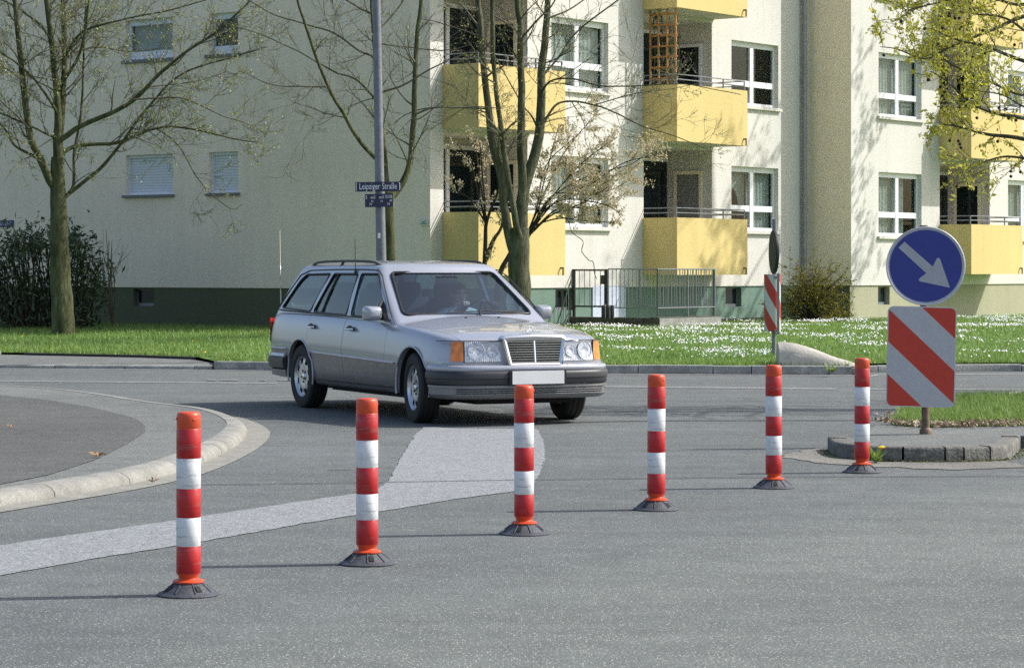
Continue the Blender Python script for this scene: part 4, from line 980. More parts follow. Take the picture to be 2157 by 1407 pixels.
# street tree standing to the right of the picture; its shade dapples the sunlit front
b8=Vector((15.6,57.6,.2)); t=thing('street_tree','tall sparse tree standing to the right beyond the picture edge, shading the balconies','tree',b8); mb=MB(); tm=MB(); lf=MB()
tr=crom([b8+Vector((0,0,-.1)),b8+Vector((.1,0,4)),b8+Vector((-.2,.1,9)),b8+Vector((0,0,15))],6); mb.tube(tr,[lerp(.24,.05,i/(len(tr)-1)) for i in range(len(tr))],10)
for i in range(44):
    h=random.uniform(7.0,14.5); st=tr[int(h/15*18)]; a=random.uniform(0,6.28); L_=random.uniform(1.6,3.4)
    e=st+Vector((math.cos(a)*L_,math.sin(a)*L_,random.uniform(.3,1.6))); pts=crom([st,st.lerp(e,.5)+Vector((0,0,.2)),e],6); rad=[lerp(.05,.008,j/12) for j in range(13)]; mb.tube(pts,rad,6)
    sprout(tm,lf,pts,rad,2.2,.9,2,7,.075,t0=.25,nchild=3,rmax=.012)
mb.build('trunk',M['barkb'],t,smooth=70); tm.build('crown',M['twig'],t); lf.build('leaves',M['leafy'],t)
# ---------------------------------------------------------------- grass, daisies
def fast_mesh(name,V,n,mats):
    """V (k*n,3) array, faces of n consecutive verts"""
    k=len(V)//n; me=bpy.data.meshes.new(name); me.vertices.add(len(V)); me.vertices.foreach_set('co',V.astype(np.float32).ravel())
    me.loops.add(len(V)); me.loops.foreach_set('vertex_index',np.arange(len(V),dtype=np.int32)); me.polygons.add(k)
    me.polygons.foreach_set('loop_start',np.arange(0,len(V),n,dtype=np.int32)); 
    for m in mats: me.materials.append(m)
    me.update(calc_edges=True); return link(name,me)
def blades(P0,h,w,lean):
    n=len(P0); a=rng.uniform(0,2*np.pi,n); la=rng.uniform(0,2*np.pi,n); hh=h*rng.uniform(.5,1.3,n); ww=w*rng.uniform(.7,1.3,n)
    d=np.stack([np.cos(a)*ww/2,np.sin(a)*ww/2,np.zeros(n)],1); le=lean*hh*rng.uniform(.2,1,n)
    tip=P0+np.stack([np.cos(la)*le,np.sin(la)*le,hh],1); V=np.empty((n*3,3)); V[0::3]=P0-d; V[1::3]=P0+d; V[2::3]=tip; return V
def inpoly(x,y,poly):
    r=np.zeros(len(x),bool); n=len(poly)
    for i in range(n):
        x0,y0=poly[i][0],poly[i][1]; x1,y1=poly[i-1][0],poly[i-1][1]
        c=((y0>y)!=(y1>y))&(x<(x1-x0)*(y-y0)/(y1-y0+1e-12)+x0); r^=c
    return r
M['grass']=leafmat('grass_blade',[(.11,.20,.035),(.18,.30,.055),(.26,.38,.09),(.33,.38,.13)],.55,.35)
lez=np.vectorize(lawn_edge); lzz=np.vectorize(lawn_z)
def clear_of_building(x,y):
    p=np.stack([x-C1.x,y-C1.y],1); t=p@np.array([A.x,A.y]); d=p@np.array([NF.x,NF.y])
    return ~((t>-.05)&(d<np.where(t>13.7,1.2,.06)))&~((t>4.4)&(t<6.75)&(d<2.18)&(d>-1))
def lawn_pts(n,x0,x1,near_bias=1.6):
    x=rng.uniform(x0,x1,n); e=lez(x); y=e+.03+(rng.uniform(0,1,n)**near_bias)*26; m=clear_of_building(x,y)&(np.abs(x)<y*.215); x,y=x[m],y[m]; return np.stack([x,y,lzz(x,y)],1)
Pg=lawn_pts(150000,-12.5,13); V=blades(Pg,.065,.013,.7)
tag(fast_mesh('lawn_grass',V,3,[M['grass']]),kind='stuff')
gx=rng.uniform(2.6,8.0,90000); gy=rng.uniform(19.5,25.5,90000); m=inpoly(gx,gy,[(p.x,p.y) for p in GP]); Pi=np.stack([gx[m],gy[m],np.full(m.sum(),.102)],1)
tag(fast_mesh('island_grass',blades(Pi,.085,.009,.8),3,[M['grass']]),kind='stuff')
def discs(Pc,r):
    n=len(Pc); k=6; rr=r*rng.uniform(.6,1.3,n); nx=rng.normal(0,.35,n); ny=rng.normal(-.45,.35,n); V=np.empty((n*k,3))
    for i in range(k):
        a=2*np.pi*i/k; dx=np.cos(a)*rr; dy=np.sin(a)*rr; V[i::k,0]=Pc[:,0]+dx; V[i::k,1]=Pc[:,1]+dy; V[i::k,2]=Pc[:,2]-(nx*dx+ny*dy)
    return V
Pd=lawn_pts(52000,-.5,12.6,1.0); den=np.array([noise.noise(Vector((p[0]*.8,p[1]*.55,3)))+.55*noise.noise(Vector((p[0]*2.6,p[1]*1.7,8))) for p in Pd])
edge=np.array([p[1]-lawn_edge(p[0]) for p in Pd]); m=(1.5*den-.5*np.clip(1.6-Pd[:,0],0,3)>.26+rng.uniform(-.25,.42,len(Pd)))&(edge>rng.uniform(.5,4.5,len(Pd)))
Pd=Pd[m]; Pd[:,2]+=rng.uniform(.045,.085,len(Pd)); tag(fast_mesh('daisies',discs(Pd,.0105),6,[mat('daisy_white',(.80,.80,.78),.7,var=.02)]),kind='stuff')
Py=lawn_pts(70,-12,12.6,1.0); Py[:,2]+=.07; tag(fast_mesh('dandelions',discs(Py,.015),6,[mat('dandelion_yellow',(.75,.50,.02),.6)]),kind='stuff')
# dry leaf litter along the island grass, weeds at the kerbs
lf=MB()
for i in range(900):
    t_=random.random(); a_=GP[0].lerp(GP[1],t_/.25) if t_<.25 else GP[1].lerp(GP[3],(t_-.25)/.75)
    leaf(lf,a_+Vector((random.gauss(0,.06),random.gauss(.05,.16),.012+random.random()*.03)),random.uniform(.012,.03))
for i in range(160):
    a_=GP[-1].lerp(GP[0],random.random()); leaf(lf,a_+Vector((random.gauss(0,.1),random.gauss(0,.1),.02)),random.uniform(.01,.025))
tag(lf.build('leaf_litter',leafmat('litter',[(.16,.10,.05),(.34,.26,.16),(.55,.47,.35)],.8,.1)),kind='stuff')
def weed(name,lab,p,n,h,m,flower=None):
    t=thing(name,lab,'weed',p); mb=MB()
    for _ in range(n):
        a=random.uniform(0,6.28); l=random.uniform(.5,1)*h; e=Vector((math.cos(a)*l*.8,math.sin(a)*l*.8,l*random.uniform(.3,1))); s_=Vector((-math.sin(a),math.cos(a),0))*h*.09
        mb.add([p+Vector((0,0,0)),p+e*.55+s_,p+e,p+e*.55-s_],[(0,1,2,3)])
    mb.build('leaves',m,t)
    if flower is not None:
        mb=MB(); q=p+flower; mb.tube([p,q],.003,4); mb.lathe([(0,-.01),(.02,-.004),(.028,.006),(.012,.013),(0,.014)],10,Matrix.Translation(q),cap=False); mb.build('flower',bpy.data.materials['dandelion_yellow'],t)
weed('dandelion','dandelion with a yellow flower at the foot of the island kerb',G(1843,974,.005),30,.15,M['grass'],Vector((.045,-.01,.105)))
weed('weed_tuft','small green weed tuft growing out of the pale kerb below the concrete hump',G(1752,784,.06),34,.16,M['grass'])
mo=MB()
for i in range(1300):
    t_=random.random(); a_=frp[min(len(frp)-2,int(t_*(len(frp)-1)))]; leaf(mo,a_+Vector((random.gauss(0,.05),-abs(random.gauss(0,.02)),.006)),random.uniform(.005,.012))
tag(mo.build('kerb_moss',leafmat('moss',[(.10,.12,.03),(.20,.20,.06)],.9,.1)),kind='stuff')
# ---------------------------------------------------------------- silver estate car (local: x forward, y to its left, z up, origin between the axles)
cp_n=N('silver_paint'); cp_n.set(Metallic=.22,Roughness=.24,Coat_Weight=.8,Coat_Roughness=.04)
cp_n.setc(cp_n.mix(1.0,(.385,.40,.445),cp_n.ramp(cp_n.noise(900,2),[(.3,.9),(.7,1.08)]),'MULTIPLY')); M['cpaint']=cp_n.m
cp_n=N('grey_cladding'); cp_n.set(Metallic=.45,Roughness=.42,Coat_Weight=.2)
cp_n.setc(cp_n.mix(1.0,(.20,.203,.207),cp_n.ramp(cp_n.noise(6,4),[(.3,.85),(.7,1.08)]),'MULTIPLY')); M['clad']=cp_n.m
M['chrome']=mat('chrome',(.78,.79,.80),.12,metal=1,var=.02)
M['ctrim']=mat('black_trim',(.012,.012,.013),.45,var=.1)
M['crub']=mat('dark_bumper_rubber',(.035,.037,.042),.45,var=.15)
M['cdark']=mat('car_underside',(.012,.012,.012),.9)
M['tyre']=mat('tyre_rubber',(.018,.018,.019),.75,var=.2,scale=20)
M['alloy']=mat('alloy_wheel',(.60,.62,.66),.3,metal=.85,var=.06)
M['cglass']=glass('car_window_glass',(.58,.68,.70),1.7)
M['wglass']=glass('windscreen_glass',(.72,.82,.90),1.9)
M['amber']=mat('amber_lens',(.78,.20,.012),.15,var=.4,scale=22,coat=.6)
M['redlens']=mat('red_lens',(.45,.02,.015),.2,coat=.5)
M['seat']=mat('grey_blue_seat',(.055,.065,.075),.9)
M['cint']=mat('car_interior',(.03,.034,.038),.85)
M['plate']=mat('blank_plate',(.72,.72,.71),.5,var=.03)
def pchip(X,Y):
    X=np.array(X,float); Y=np.array(Y,float); o=np.argsort(X); X,Y=X[o],Y[o]; h=np.diff(X); d=np.diff(Y)/h; m=np.zeros_like(Y); m[0],m[-1]=d[0],d[-1]
    for i in range(1,len(X)-1):
        if d[i-1]*d[i]>0: w1=2*h[i]+h[i-1]; w2=h[i]+2*h[i-1]; m[i]=(w1+w2)/(w1/d[i-1]+w2/d[i])
    def f(x):
        x=min(max(x,X[0]),X[-1]); i=min(len(h)-1,max(0,int(np.searchsorted(X,x))-1)); t=(x-X[i])/h[i]
        return float((1+2*t)*(1-t)**2*Y[i]+t*(1-t)**2*h[i]*m[i]+t*t*(3-2*t)*Y[i+1]+t*t*(t-1)*h[i]*m[i+1])
    return f
bw=pchip([-2.47,-2.45,-2.40,-2.27,-2.0,-1.4,-.5,.5,1.4,1.75,1.92,2.02,2.08,2.125,2.15,2.165],[.66,.74,.79,.828,.848,.862,.870,.870,.865,.850,.815,.765,.69,.56,.38,.20])
bz0=pchip([-2.47,-1.8,-1.2,1.0,2.165],[.34,.27,.235,.235,.32])
bzs=pchip([-2.47,-2.2,-1,.4,.9,1.4,1.8,2.0,2.1,2.165],[.90,.935,.930,.905,.878,.838,.795,.765,.748,.735])
bzt=pchip([-2.47,-2.2,-1,.4,.9,1.4,1.8,2.0,2.1,2.165],[.92,.955,.955,.955,.945,.90,.852,.818,.798,.778])
def ZM(x): return min(.575,.540-.019*x)
def ring(x):
    w,z0,zs,zt=bw(x),bz0(x),bzs(x),bzt(x); k=min(1,w/.7); zm=ZM(x)
    pts=[(0,z0),(w*.5,z0),(w-.12*k,z0),(w-.06*k,z0+.02),(w-.035*k,z0+.06),(w-.022*k,lerp(z0,zm,.5)),(w-.010*k,zm-.03),(w-.006*k,zm-.002),(w,zm+.004),(w+.001*k,zm+.06)]
    for t,o in((.28,-.004),(.45,-.012),(.6,-.021),(.75,-.033),(.86,-.047),(.93,-.064),(.975,-.085),(1,-.110)): pts.append((w+o*k,lerp(zm,zs,t)))
    wi=w-.110*k
    for t,q in((.92,.16),(.8,.36),(.65,.58),(.5,.75),(.3,.90),(.15,.97),(0,1)): pts.append((wi*t,lerp(zs,zt,q)))
    return pts
bxs=sorted(set(list(np.arange(-2.36,2.0,.08))+[-2.47,-2.465,-2.45,-2.43,-2.41,-2.38,2.0,2.03,2.06,2.08,2.1,2.115,2.13,2.14,2.15,2.158,2.165]))
def loft_body():
    mb=MB(); rows=[]
    for x in bxs:
        h=ring(x); full=[Vector((x,-y,z)) for y,z in h]+[Vector((x,y,z)) for y,z in reversed(h[1:-1])]; rows.append(full)
    mb.grid(rows,close=True); n=len(rows[0]); mb.f.append(tuple(range(n))); mb.m.append(0); mb.f.append(tuple((len(rows)-1)*n+i for i in reversed(range(n)))); mb.m.append(0)
    for i,f in enumerate(mb.f):
        if len(f)==4: k=i%n; mb.m[i]=1 if (k<7 or k>=n-7) else 0
    return mb
# greenhouse
GZ0,GZ1=.86,1.365
def gs(z): return (z-.88)/.52
def g_xf(z): return .985-.815*gs(z)
def g_xr(z): s=gs(z); return -2.43+.30*s+.10*s*s
def g_w(z): s=max(0,gs(z)); return .800-.125*s-.058*s*s
def g_y(x,z): 
    w=g_w(z); 
    if x<.2: w-=.040*((.2-x)/2.4)**2
    return w
def g_front(y,z): return g_xf(z)-.095*(y/g_w(z))**2
def gring(z,off=0):
    zz=z; w=g_w(zz)-off; xf=g_xf(zz)-off*1.25; xr=g_xr(zz)+off*1.15
    h=[]; cr=.075
    for t in np.linspace(0,1,11): y=(w-cr)*t; h.append((xf-.095*(y/w)**2,y))
    x0=h[-1][0]
    for a in(20,40,60,80): h.append((x0-.085+.085*math.cos(R(a)),w-cr+cr*math.sin(R(a))))
    xs_=np.linspace(x0-.085,xr+.10,40)
    for x in xs_: h.append((x,w-(.040*((.2-x)/2.4)**2 if x<.2 else 0)))
    yl=h[-1][1]
    for a in(20,40,60,80): h.append((xr+.10-.10*math.sin(R(a)),yl-.09+.09*math.cos(R(a))))
    for t in np.linspace(1,0,9)[0:]: y=(yl-.095)*t; h.append((xr-.0+.05*(y/w)**2-.04*(1-(y/w)**2)*.5,y))
    return [Vector((x,y,z)) for x,y in h]+[Vector((x,-y,z)) for x,y in reversed(h[1:-1])]
def loft_house(off=0,zlo=GZ0,top=True):
    mb=MB(); rows=[]
    for z in np.linspace(zlo,GZ1,14): rows.append(gring(z,off))
    for dz,ins in((.018,.012),(.036,.034),(.051,.075),(.064,.14),(.075,.23),(.083,.33),(.088,.43)):
        r=gring(GZ1,off+ins); rows.append([Vector((p.x,p.y,GZ1+dz-off*.9)) for p in r])
    mb.grid(rows,close=True); n=len(rows[0]); mb.f.append(tuple(reversed(range(n)))); mb.m.append(0); mb.f.append(tuple((len(rows)-1)*n+i for i in range(n))); mb.m.append(0)
    return mb
def boolean(o,c,op='DIFFERENCE',kill=True):
    m=o.modifiers.new('b','BOOLEAN'); m.operation=op; m.object=c; m.solver='EXACT'
    dg=bpy.context.evaluated_depsgraph_get(); dg.update(); me=bpy.data.meshes.new_from_object(o.evaluated_get(dg)); old=o.data; o.modifiers.clear(); o.data=me; me.name=old.name; bpy.data.meshes.remove(old)
    if kill: bpy.data.objects.remove(c)
    return o
def tmpobj(mb,mats): return mb.build('cutter',mats,fixn=True)
def prismY(poly,y0,y1): mb=MB(); mb.prism(poly,y0,y1,lambda a,b,h:Vector((a,h,b))); return tmpobj(mb,M['ctrim'])
def prismX(poly,x0,x1): mb=MB(); mb.prism(poly,x0,x1,lambda a,b,h:Vector((h,a,b))); return tmpobj(mb,M['ctrim'])
def rpoly(pts,r=.03,k=4):
    out=[]; n=len(pts)
    for i in range(n):
        p=Vector(pts[i]).to_2d(); a=(Vector(pts[i-1])-p); b=(Vector(pts[(i+1)%n])-p); a.normalize(); b.normalize()
        s0=p+a*r; s1=p+b*r
        for j in range(k+1): t=j/k; out.append(tuple((1-t)**2*s0+2*t*(1-t)*p+t*t*s1))
    return out
def grow(poly,d):
    c=sum((Vector(p) for p in poly),Vector((0,0)))/len(poly); return [tuple(Vector(p)+(Vector(p)-c).normalized()*d) for p in poly]
car=thing('estate_car','silver estate car with black roof rails turning out of the side street','car',(0,0,0))
# --- body shell
body=loft_body().build('body',[M['cpaint'],M['clad']],None,fixn=True)
mb=MB(); mb.bbox(-2.25,.60,-.73,.73,.58,1.2); boolean(body,tmpobj(mb,M['cint']))
for ax in(1.4,-1.4):
    for s in(-1,1):
        mb=MB(); mb.lathe([(.352,-.14),(.352,.16)],48,Matrix.Translation((ax,s*.80,.325))@Matrix.Rotation(R(90),4,'X')); boolean(body,tmpobj(mb,M['cdark']))
        mb=MB(); mb.bbox(ax-.352,ax+.352,s*.80-.15,s*.80+.15,.1,.325); boolean(body,tmpobj(mb,M['cdark']))
# door blocks cut out of the shell with a 4 mm shut line
def door_poly(pts,d): return grow(pts,d)
arc=[(-1.4+.395*math.cos(R(a)),.325+.395*math.sin(R(a))) for a in(30,45,60)]
fd=[(.80,.262),(.80,.60),(.775,.97),(-.255,.97),(-.255,.262)]
rd=[(-.262,.262),(-.262,.97),(-1.23,.97),(-1.21,.78),arc[2],arc[1],arc[0],(-.985,.40),(-.965,.262)]
doors=[]
for nm,pl in(('front_door',fd),('rear_door',rd)):
    for s in(-1,1):
        src=body.copy(); src.data=body.data.copy(); col.objects.link(src); src.name=nm
        boolean(src,prismY(grow(pl,-.003),s*.74,s*1.0),'INTERSECT'); doors.append((nm,s,src))
for nm,pl in(('front_door',fd),('rear_door',rd)):
    for s in(-1,1): boolean(body,prismY(grow(pl,.002),s*.74,s*1.0))
# hood and tailgate shut lines
for s in(-1,1):
    mb=MB(); d0,d1=Vector((.78,s*.765,0)),Vector((2.18,s*.655,0)); nn=Vector((0,.0028,0))
    mb.add([d0-nn+Vector((0,0,.72)),d0+nn+Vector((0,0,.72)),d1+nn+Vector((0,0,.60)),d1-nn+Vector((0,0,.60)),d0-nn+Vector((0,0,1.1)),d0+nn+Vector((0,0,1.1)),d1+nn+Vector((0,0,1.1)),d1-nn+Vector((0,0,1.1))],[(0,3,2,1),(4,5,6,7),(0,1,5,4),(1,2,6,5),(2,3,7,6),(3,0,4,7)])
    boolean(body,tmpobj(mb,M['ctrim']))
def finish(o,par,ang=32):
    o.data.shade_smooth(); o.data.set_sharp_from_angle(angle=R(ang)); o.parent=par; return o
finish(body,car)
for nm,s,o in doors: finish(o,car)
# --- cabin
fw=rpoly([(.69,.918),(-.205,.930),(-.262,1.326),(.165,1.326)],.035)
rw=rpoly([(-.325,.932),(-1.235,.950),(-.985,1.326),(-.345,1.326)],.035)
qw=rpoly([(-1.33,.953),(-2.20,.978),(-1.88,1.262),(-1.76,1.318),(-1.09,1.326)],.035)
ws=rpoly([(-.675,.950),(.675,.950),(.545,1.336),(-.545,1.336)],.05)
bwp=rpoly([(-.62,.99),(.62,.99),(.53,1.31),(-.53,1.31)],.06)
cabin=loft_house().build('cabin',[M['cpaint']],None,fixn=True)
boolean(cabin,loft_house(.045,.84).build('cutter',[M['cint']],None,fixn=True))
shell=loft_house(.012,.90).build('cutter',[M['cglass']],None,fixn=True); boolean(shell,loft_house(.0165,.88).build('cutter',[M['cglass']],None,fixn=True))
glasses=[]
for nm,poly,kind in(('side_window',fw,'Y'),('side_window',rw,'Y'),('quarter_window',qw,'Y'),('windscreen',ws,'F'),('rear_window',bwp,'B')):
    def cut(g):
        if kind=='Y': return [prismY(grow(poly,g),.4,1.0),prismY(grow(poly,g),-1.0,-.4)]
        if kind=='F': return [prismX(grow(poly,g),-.02,1.3)]
        return [prismX(grow(poly,g),-2.7,-1.7)]
    for c in cut(.012):
        g=shell.copy(); g.data=shell.data.copy(); col.objects.link(g); g.name=nm; boolean(g,c,'INTERSECT')
        g.data.materials.clear(); g.data.materials.append(M['wglass'] if kind=='F' else M['cglass']); glasses.append(g)
    for c in cut(0): boolean(cabin,c)
bpy.data.objects.remove(shell)
finish(cabin,car,40)
for g in glasses: finish(g,car,40)
def trim(poly,fn,r,name,m): 
    mb=MB(); mb.tube([fn(a,b) for a,b in poly],r,6,closed=True); return mb.build(name,m,car,world=False,smooth=60)
for poly in(fw,rw,qw):
    for s in(-1,1): trim(poly,lambda x,z,s=s:Vector((x,s*(g_y(x,z)+.0),z)),.009,'window_seal',M['ctrim'])
trim(ws,lambda y,z:Vector((g_front(y,z)+.002,y,z)),.016,'windscreen_seal',M['ctrim'])
trim(bwp,lambda y,z:Vector((g_xr(z)-.01,y,z)),.014,'rear_window_seal',M['ctrim'])
for s in(-1,1):
    mb=MB(); a_=[(-.955,.970),(-.842,1.352)]; mb.tube([Vector((x,s*(g_y(x,z)-.004),z)) for x,z in((-1.005,.946),(-.935,1.14),(-.872,1.325))],.012,6); mb.build('window_divider',M['ctrim'],car,world=False)
    # rain gutter strip along the roof edge, belt chrome
    mb=MB(); mb.tube([Vector((x,s*(g_y(x,z)+.004),z)) for x,z in((.80,.935),(.64,1.06),(.42,1.21),(.28,1.31),(.14,1.36),(-.3,1.367),(-1.0,1.366),(-1.7,1.357),(-1.94,1.31),(-2.17,1.10),(-2.31,.98))],.006,6); mb.build('roof_strip',M['ctrim'],car,world=False)
    mb=MB(); xs_=np.linspace(.78,-2.22,26); mb.tube([Vector((x,s*(g_y(x,.93)+.012),lerp(.902,.958,(x-.78)/-3.0))) for x in xs_],.008,6); mb.build('belt_strip',M['ctrim'],car,world=False)
# --- wheels
def wheel():
    w=bpy.data.objects.new('wheel',None); col.objects.link(w)
    mb=MB(); prof=[(.200,-.085),(.215,-.096),(.262,-.099),(.296,-.092),(.311,-.074)]
    for i,z in enumerate((-.060,-.045,-.043,-.026,-.024,-.004,.004,.024,.026,.043,.045,.060)): prof.append((.3165 if i%4 in(0,1) else .309,z))
    prof+=[(.311,.074),(.296,.092),(.262,.099),(.215,.096),(.200,.085)]
    mb.lathe(prof,56,cap=False); ty=mb.build('tyre',M['tyre'],w,world=False,smooth=30)
    mb=MB(); nA=64
    rs=[(.0,.066),(.030,.068),(.036,.060),(.075,.062),(.100,.068),(.128,.066),(.150,.062),(.168,.058),(.178,.060),(.186,.070),(.198,.082),(.204,.088),(.206,.080),(.198,.02),(.197,-.08)]
    vs=[]; 
    for r,z in rs:
        for k in range(nA): a=2*math.pi*k/nA; vs.append((r*math.cos(a),r*math.sin(a),z))
    fs=[]
    for i in range(len(rs)-1):
        for k in range(nA):
            if 5<=i<=7 and (k%8) in(1,2,3,4): continue
            fs.append((i*nA+k,i*nA+(k+1)%nA,(i+1)*nA+(k+1)%nA,(i+1)*nA+k))
    mb.add(vs,fs); rim=mb.build('rim',M['alloy'],w,world=False,smooth=35)
    mb=MB(); mb.lathe([(0,.03),(.196,.03)],32,cap=False); mb.build('brake_backing',M['cdark'],rim,world=False)
    mb=MB(); mb.lathe([(0,.0745),(.020,.074),(.029,.069)],20,cap=False); mb.build('hub_cap',M['chrome'],rim,world=False,smooth=40)
    mb=MB()
    for k in range(5): a=2*math.pi*k/5; mb.lathe([(.010,.055),(.010,.066),(.006,.070)],8,Matrix.Translation((.056*math.cos(a),.056*math.sin(a),0)))
    mb.build('wheel_bolts',M['cdark'],rim,world=False)
    return w
w0=wheel(); STEER=-8
for i,(x,s) in enumerate(((1.4,-1),(1.4,1),(-1.4,-1),(-1.4,1))):
    w_=w0 if i==0 else copy_tree(w0)
    w_.parent=car; w_.location=(x,s*.748,.313)
    st=R(STEER) if x>0 else 0
    w_.rotation_mode='XYZ'; w_.matrix_basis=Matrix.Translation((x,s*.748,.313))@Matrix.Rotation(st,4,'Z')@Matrix.Rotation(R(90 if s<0 else -90),4,'X')@Matrix.Rotation(i*.4,4,'Z')
# wheel housings, arch lips, underside
for ax in(1.4,-1.4):
    for s in(-1,1):
        mb=MB(); rows=[[Vector((ax+.350*math.cos(a),s*y,.325+.350*math.sin(a))) for a in np.linspace(-.25,math.pi+.25,28)] for y in(.50,.82)]; mb.grid(rows)
        rows=[[Vector((ax+r*math.cos(a),s*.50,.325+r*math.sin(a))) for a in np.linspace(-.25,math.pi+.25,28)] for r in(.0,.352)]; mb.grid(rows); mb.build('wheel_housing',M['cdark'],car,world=False)
        mb=MB(); pts=[]
        for a in np.linspace(-.22,math.pi+.22,33):
            x,z=ax+.356*math.cos(a),.325+.356*math.sin(a); pts.append(Vector((x,s*(bw(x)+(0 if z>.5 else -.014)-.002),z)))
        mb.tube(pts,.011,6); mb.build('arch_lip',M['cpaint'],car,world=False,smooth=70)
mb=MB(); mb.bbox(-2.2,2.0,-.48,.48,.185,.30); mb.bbox(-.9,.95,-.70,.70,.20,.26); mb.build('underbody',M['cdark'],car,world=False)
mb=MB(); mb.lathe([(.09,-.28),(.1,-.2),(.1,.2),(.09,.28)],14,Matrix.Translation((-2.1,-.45,.26))@Matrix.Rotation(R(90),4,'Y')); mb.build('silencer',M['cdark'],car,world=False)
# rub strips: thin bright line with dark sill edge
for s in(-1,1):
    for x0,x1 in((1.02,-1.02),(-1.78,-2.38)):
        mb=MB(); xs_=np.linspace(x0,x1,14); mb.grid([[Vector((x,s*(bw(x)-.004),ZM(x)-.006)) for x in xs_],[Vector((x,s*(bw(x)+.006),ZM(x)-.002)) for x in xs_],[Vector((x,s*(bw(x)+.007),ZM(x)+.006)) for x in xs_],[Vector((x,s*(bw(x)+.002),ZM(x)+.011)) for x in xs_]])
        mb.build('rub_strip',mat('rub_strip_grey',(.60,.62,.66),.35,metal=.4),car,world=False)
    mb=MB(); xs_=np.linspace(1.02,-1.0,12); mb.grid([[Vector((x,s*(bw(x)-.030),.292)) for x in xs_],[Vector((x,s*(bw(x)-.028),.300)) for x in xs_]]); mb.build('sill_line',M['ctrim'],car,world=False)
# --- bumpers
pc_=[(1.785,.872),(1.87,.870),(1.97,.848),(2.06,.805),(2.13,.742),(2.18,.66),(2.212,.55),(2.235,.40),(2.250,.2),(2.254,0)]
def bumper(name,curve,prof,m,sgn=1,smooth=45,parent=None):
    half=crom([Vector((x,y,0)) for x,y in curve],4); full=half+[Vector((p.x,-p.y,0)) for p in reversed(half[:-1])]; rows=[]
    for i,p in enumerate(full):
        t=full[min(i+1,len(full)-1)]-full[max(i-1,0)]; t.normalize(); n=Vector((-t.y,t.x,0)) ; 
        if n.dot(Vector((p.x,p.y,0)))<0: n=-n
        rows.append([Vector((sgn*(p.x+n.x*o),p.y+n.y*o,z)) for o,z in prof])
    mb=MB(); mb.grid(rows); mb.f.append(tuple(range(len(prof)))); mb.m.append(0); mb.f.append(tuple((len(full)-1)*len(prof)+i for i in range(len(prof)))); mb.m.append(0)
    return mb.build(name,m,parent or car,world=False,smooth=smooth,fixn=False)
fb=bumper('front_bumper',pc_,[(-.09,.535),(-.03,.533),(-.008,.528),(.002,.518),(.003,.492),(-.004,.482)],M['cpaint'])
bumper('bumper_rubber',pc_,[(-.02,.484),(.004,.482),(.016,.472),(.020,.452),(.020,.418),(.010,.412),(.010,.372),(.0,.362),(-.03,.360)],M['crub'],parent=fb)
bumper('front_apron',pc_,[(-.02,.360),(-.006,.356),(-.004,.338),(-.016,.336),(-.016,.278),(-.010,.274),(-.022,.25),(-.05,.236),(-.10,.232)],M['clad'],parent=fb)
cut_=[p for p in pc_ if p[0]>2.1]
bumper('air_slot',cut_,[(-.0145,.334),(-.0135,.333),(-.0135,.281),(-.0145,.280)],M['ctrim'],parent=fb)
for z in(.3345,.316,.298,.2805): bumper('slot_bar',cut_,[(-.0125,z-.0022),(-.009,z-.001),(-.009,z+.001),(-.0125,z+.0022)],M['rim'],parent=fb)
rc_=[(1.80,.866),(2.15,.850),(2.35,.815),(2.46,.74),(2.51,.6),(2.53,.3),(2.535,0)]
rb=bumper('rear_bumper',rc_,[(-.05,.53),(0,.525),(.012,.50),(.004,.485)],M['cpaint'],-1)
bumper('bumper_rubber',rc_,[(-.02,.486),(.018,.48),(.024,.45),(.012,.38),(-.03,.365)],M['crub'],-1,parent=rb); bumper('rear_apron',rc_,[(-.02,.365),(-.008,.36),(-.02,.30),(-.09,.28)],M['clad'],-1,parent=rb)
mb=MB(); mb.prism(rrect(.52,.115,.006),0,.008,lambda a,b,h:Vector((2.282+h,a,.425+b))); mb.build('number_plate',M['plate'],car,world=False)
mb=MB(); mb.prism(rrect(.57,.125,.006),0,.02,lambda a,b,h:Vector((2.262+h,a,.423+b))); mb.build('plate_holder',M['ctrim'],car,world=False)
# --- nose: follows the plan curve nx(y)
_ny=[(bw(x),x) for x in np.linspace(1.75,2.165,80)]; _ny.sort()
def nx(y): return float(np.interp(abs(y),[p[0] for p in _ny],[p[1] for p in _ny]))
def panel(name,y0,y1,z0,z1,off,m,rows=5,cols=10,par=None,topin=.0,bulge=0,inset=.012):
    mb=MB(); ys=np.linspace(y0,y1,cols); zs=np.linspace(z0,z1,rows); R_=[]
    def pt(y,z,o):
        e=.02; tx=nx(y+e)-nx(y-e); nrm=Vector((2*e,-tx,0)).normalized()
        return Vector((nx(y),y,z))+nrm*(o-topin*(z-z0)/(z1-z0))
    R_.append([pt(y,z0,off-inset) for y in ys])
    for z in zs: 
        b=bulge*(1-((z-z0)/(z1-z0)*2-1)**2); R_.append([pt(y,z,off+b) for y in ys])
    R_.append([pt(y,z1,off-inset) for y in ys]); mb.grid(R_)
    for c in(0,-1): mb.f.append(tuple(r*cols+(0 if c==0 else cols-1) for r in range(len(R_)))); mb.m.append(0)
    o=mb.build(name,m,par or car,world=False,smooth=50); 
    if par is not None: o.parent=par
    return o
lamp=N('headlamp_reflector'); lamp.set(Metallic=.2,Roughness=.3,Coat_Weight=1.0,Coat_Roughness=.02)
sx=lamp.n('ShaderNodeSeparateXYZ'); lamp.l(lamp.coords(),sx.inputs[0]); rib=lamp.math('SINE',lamp.math('MULTIPLY',sx.outputs[1],340.0))
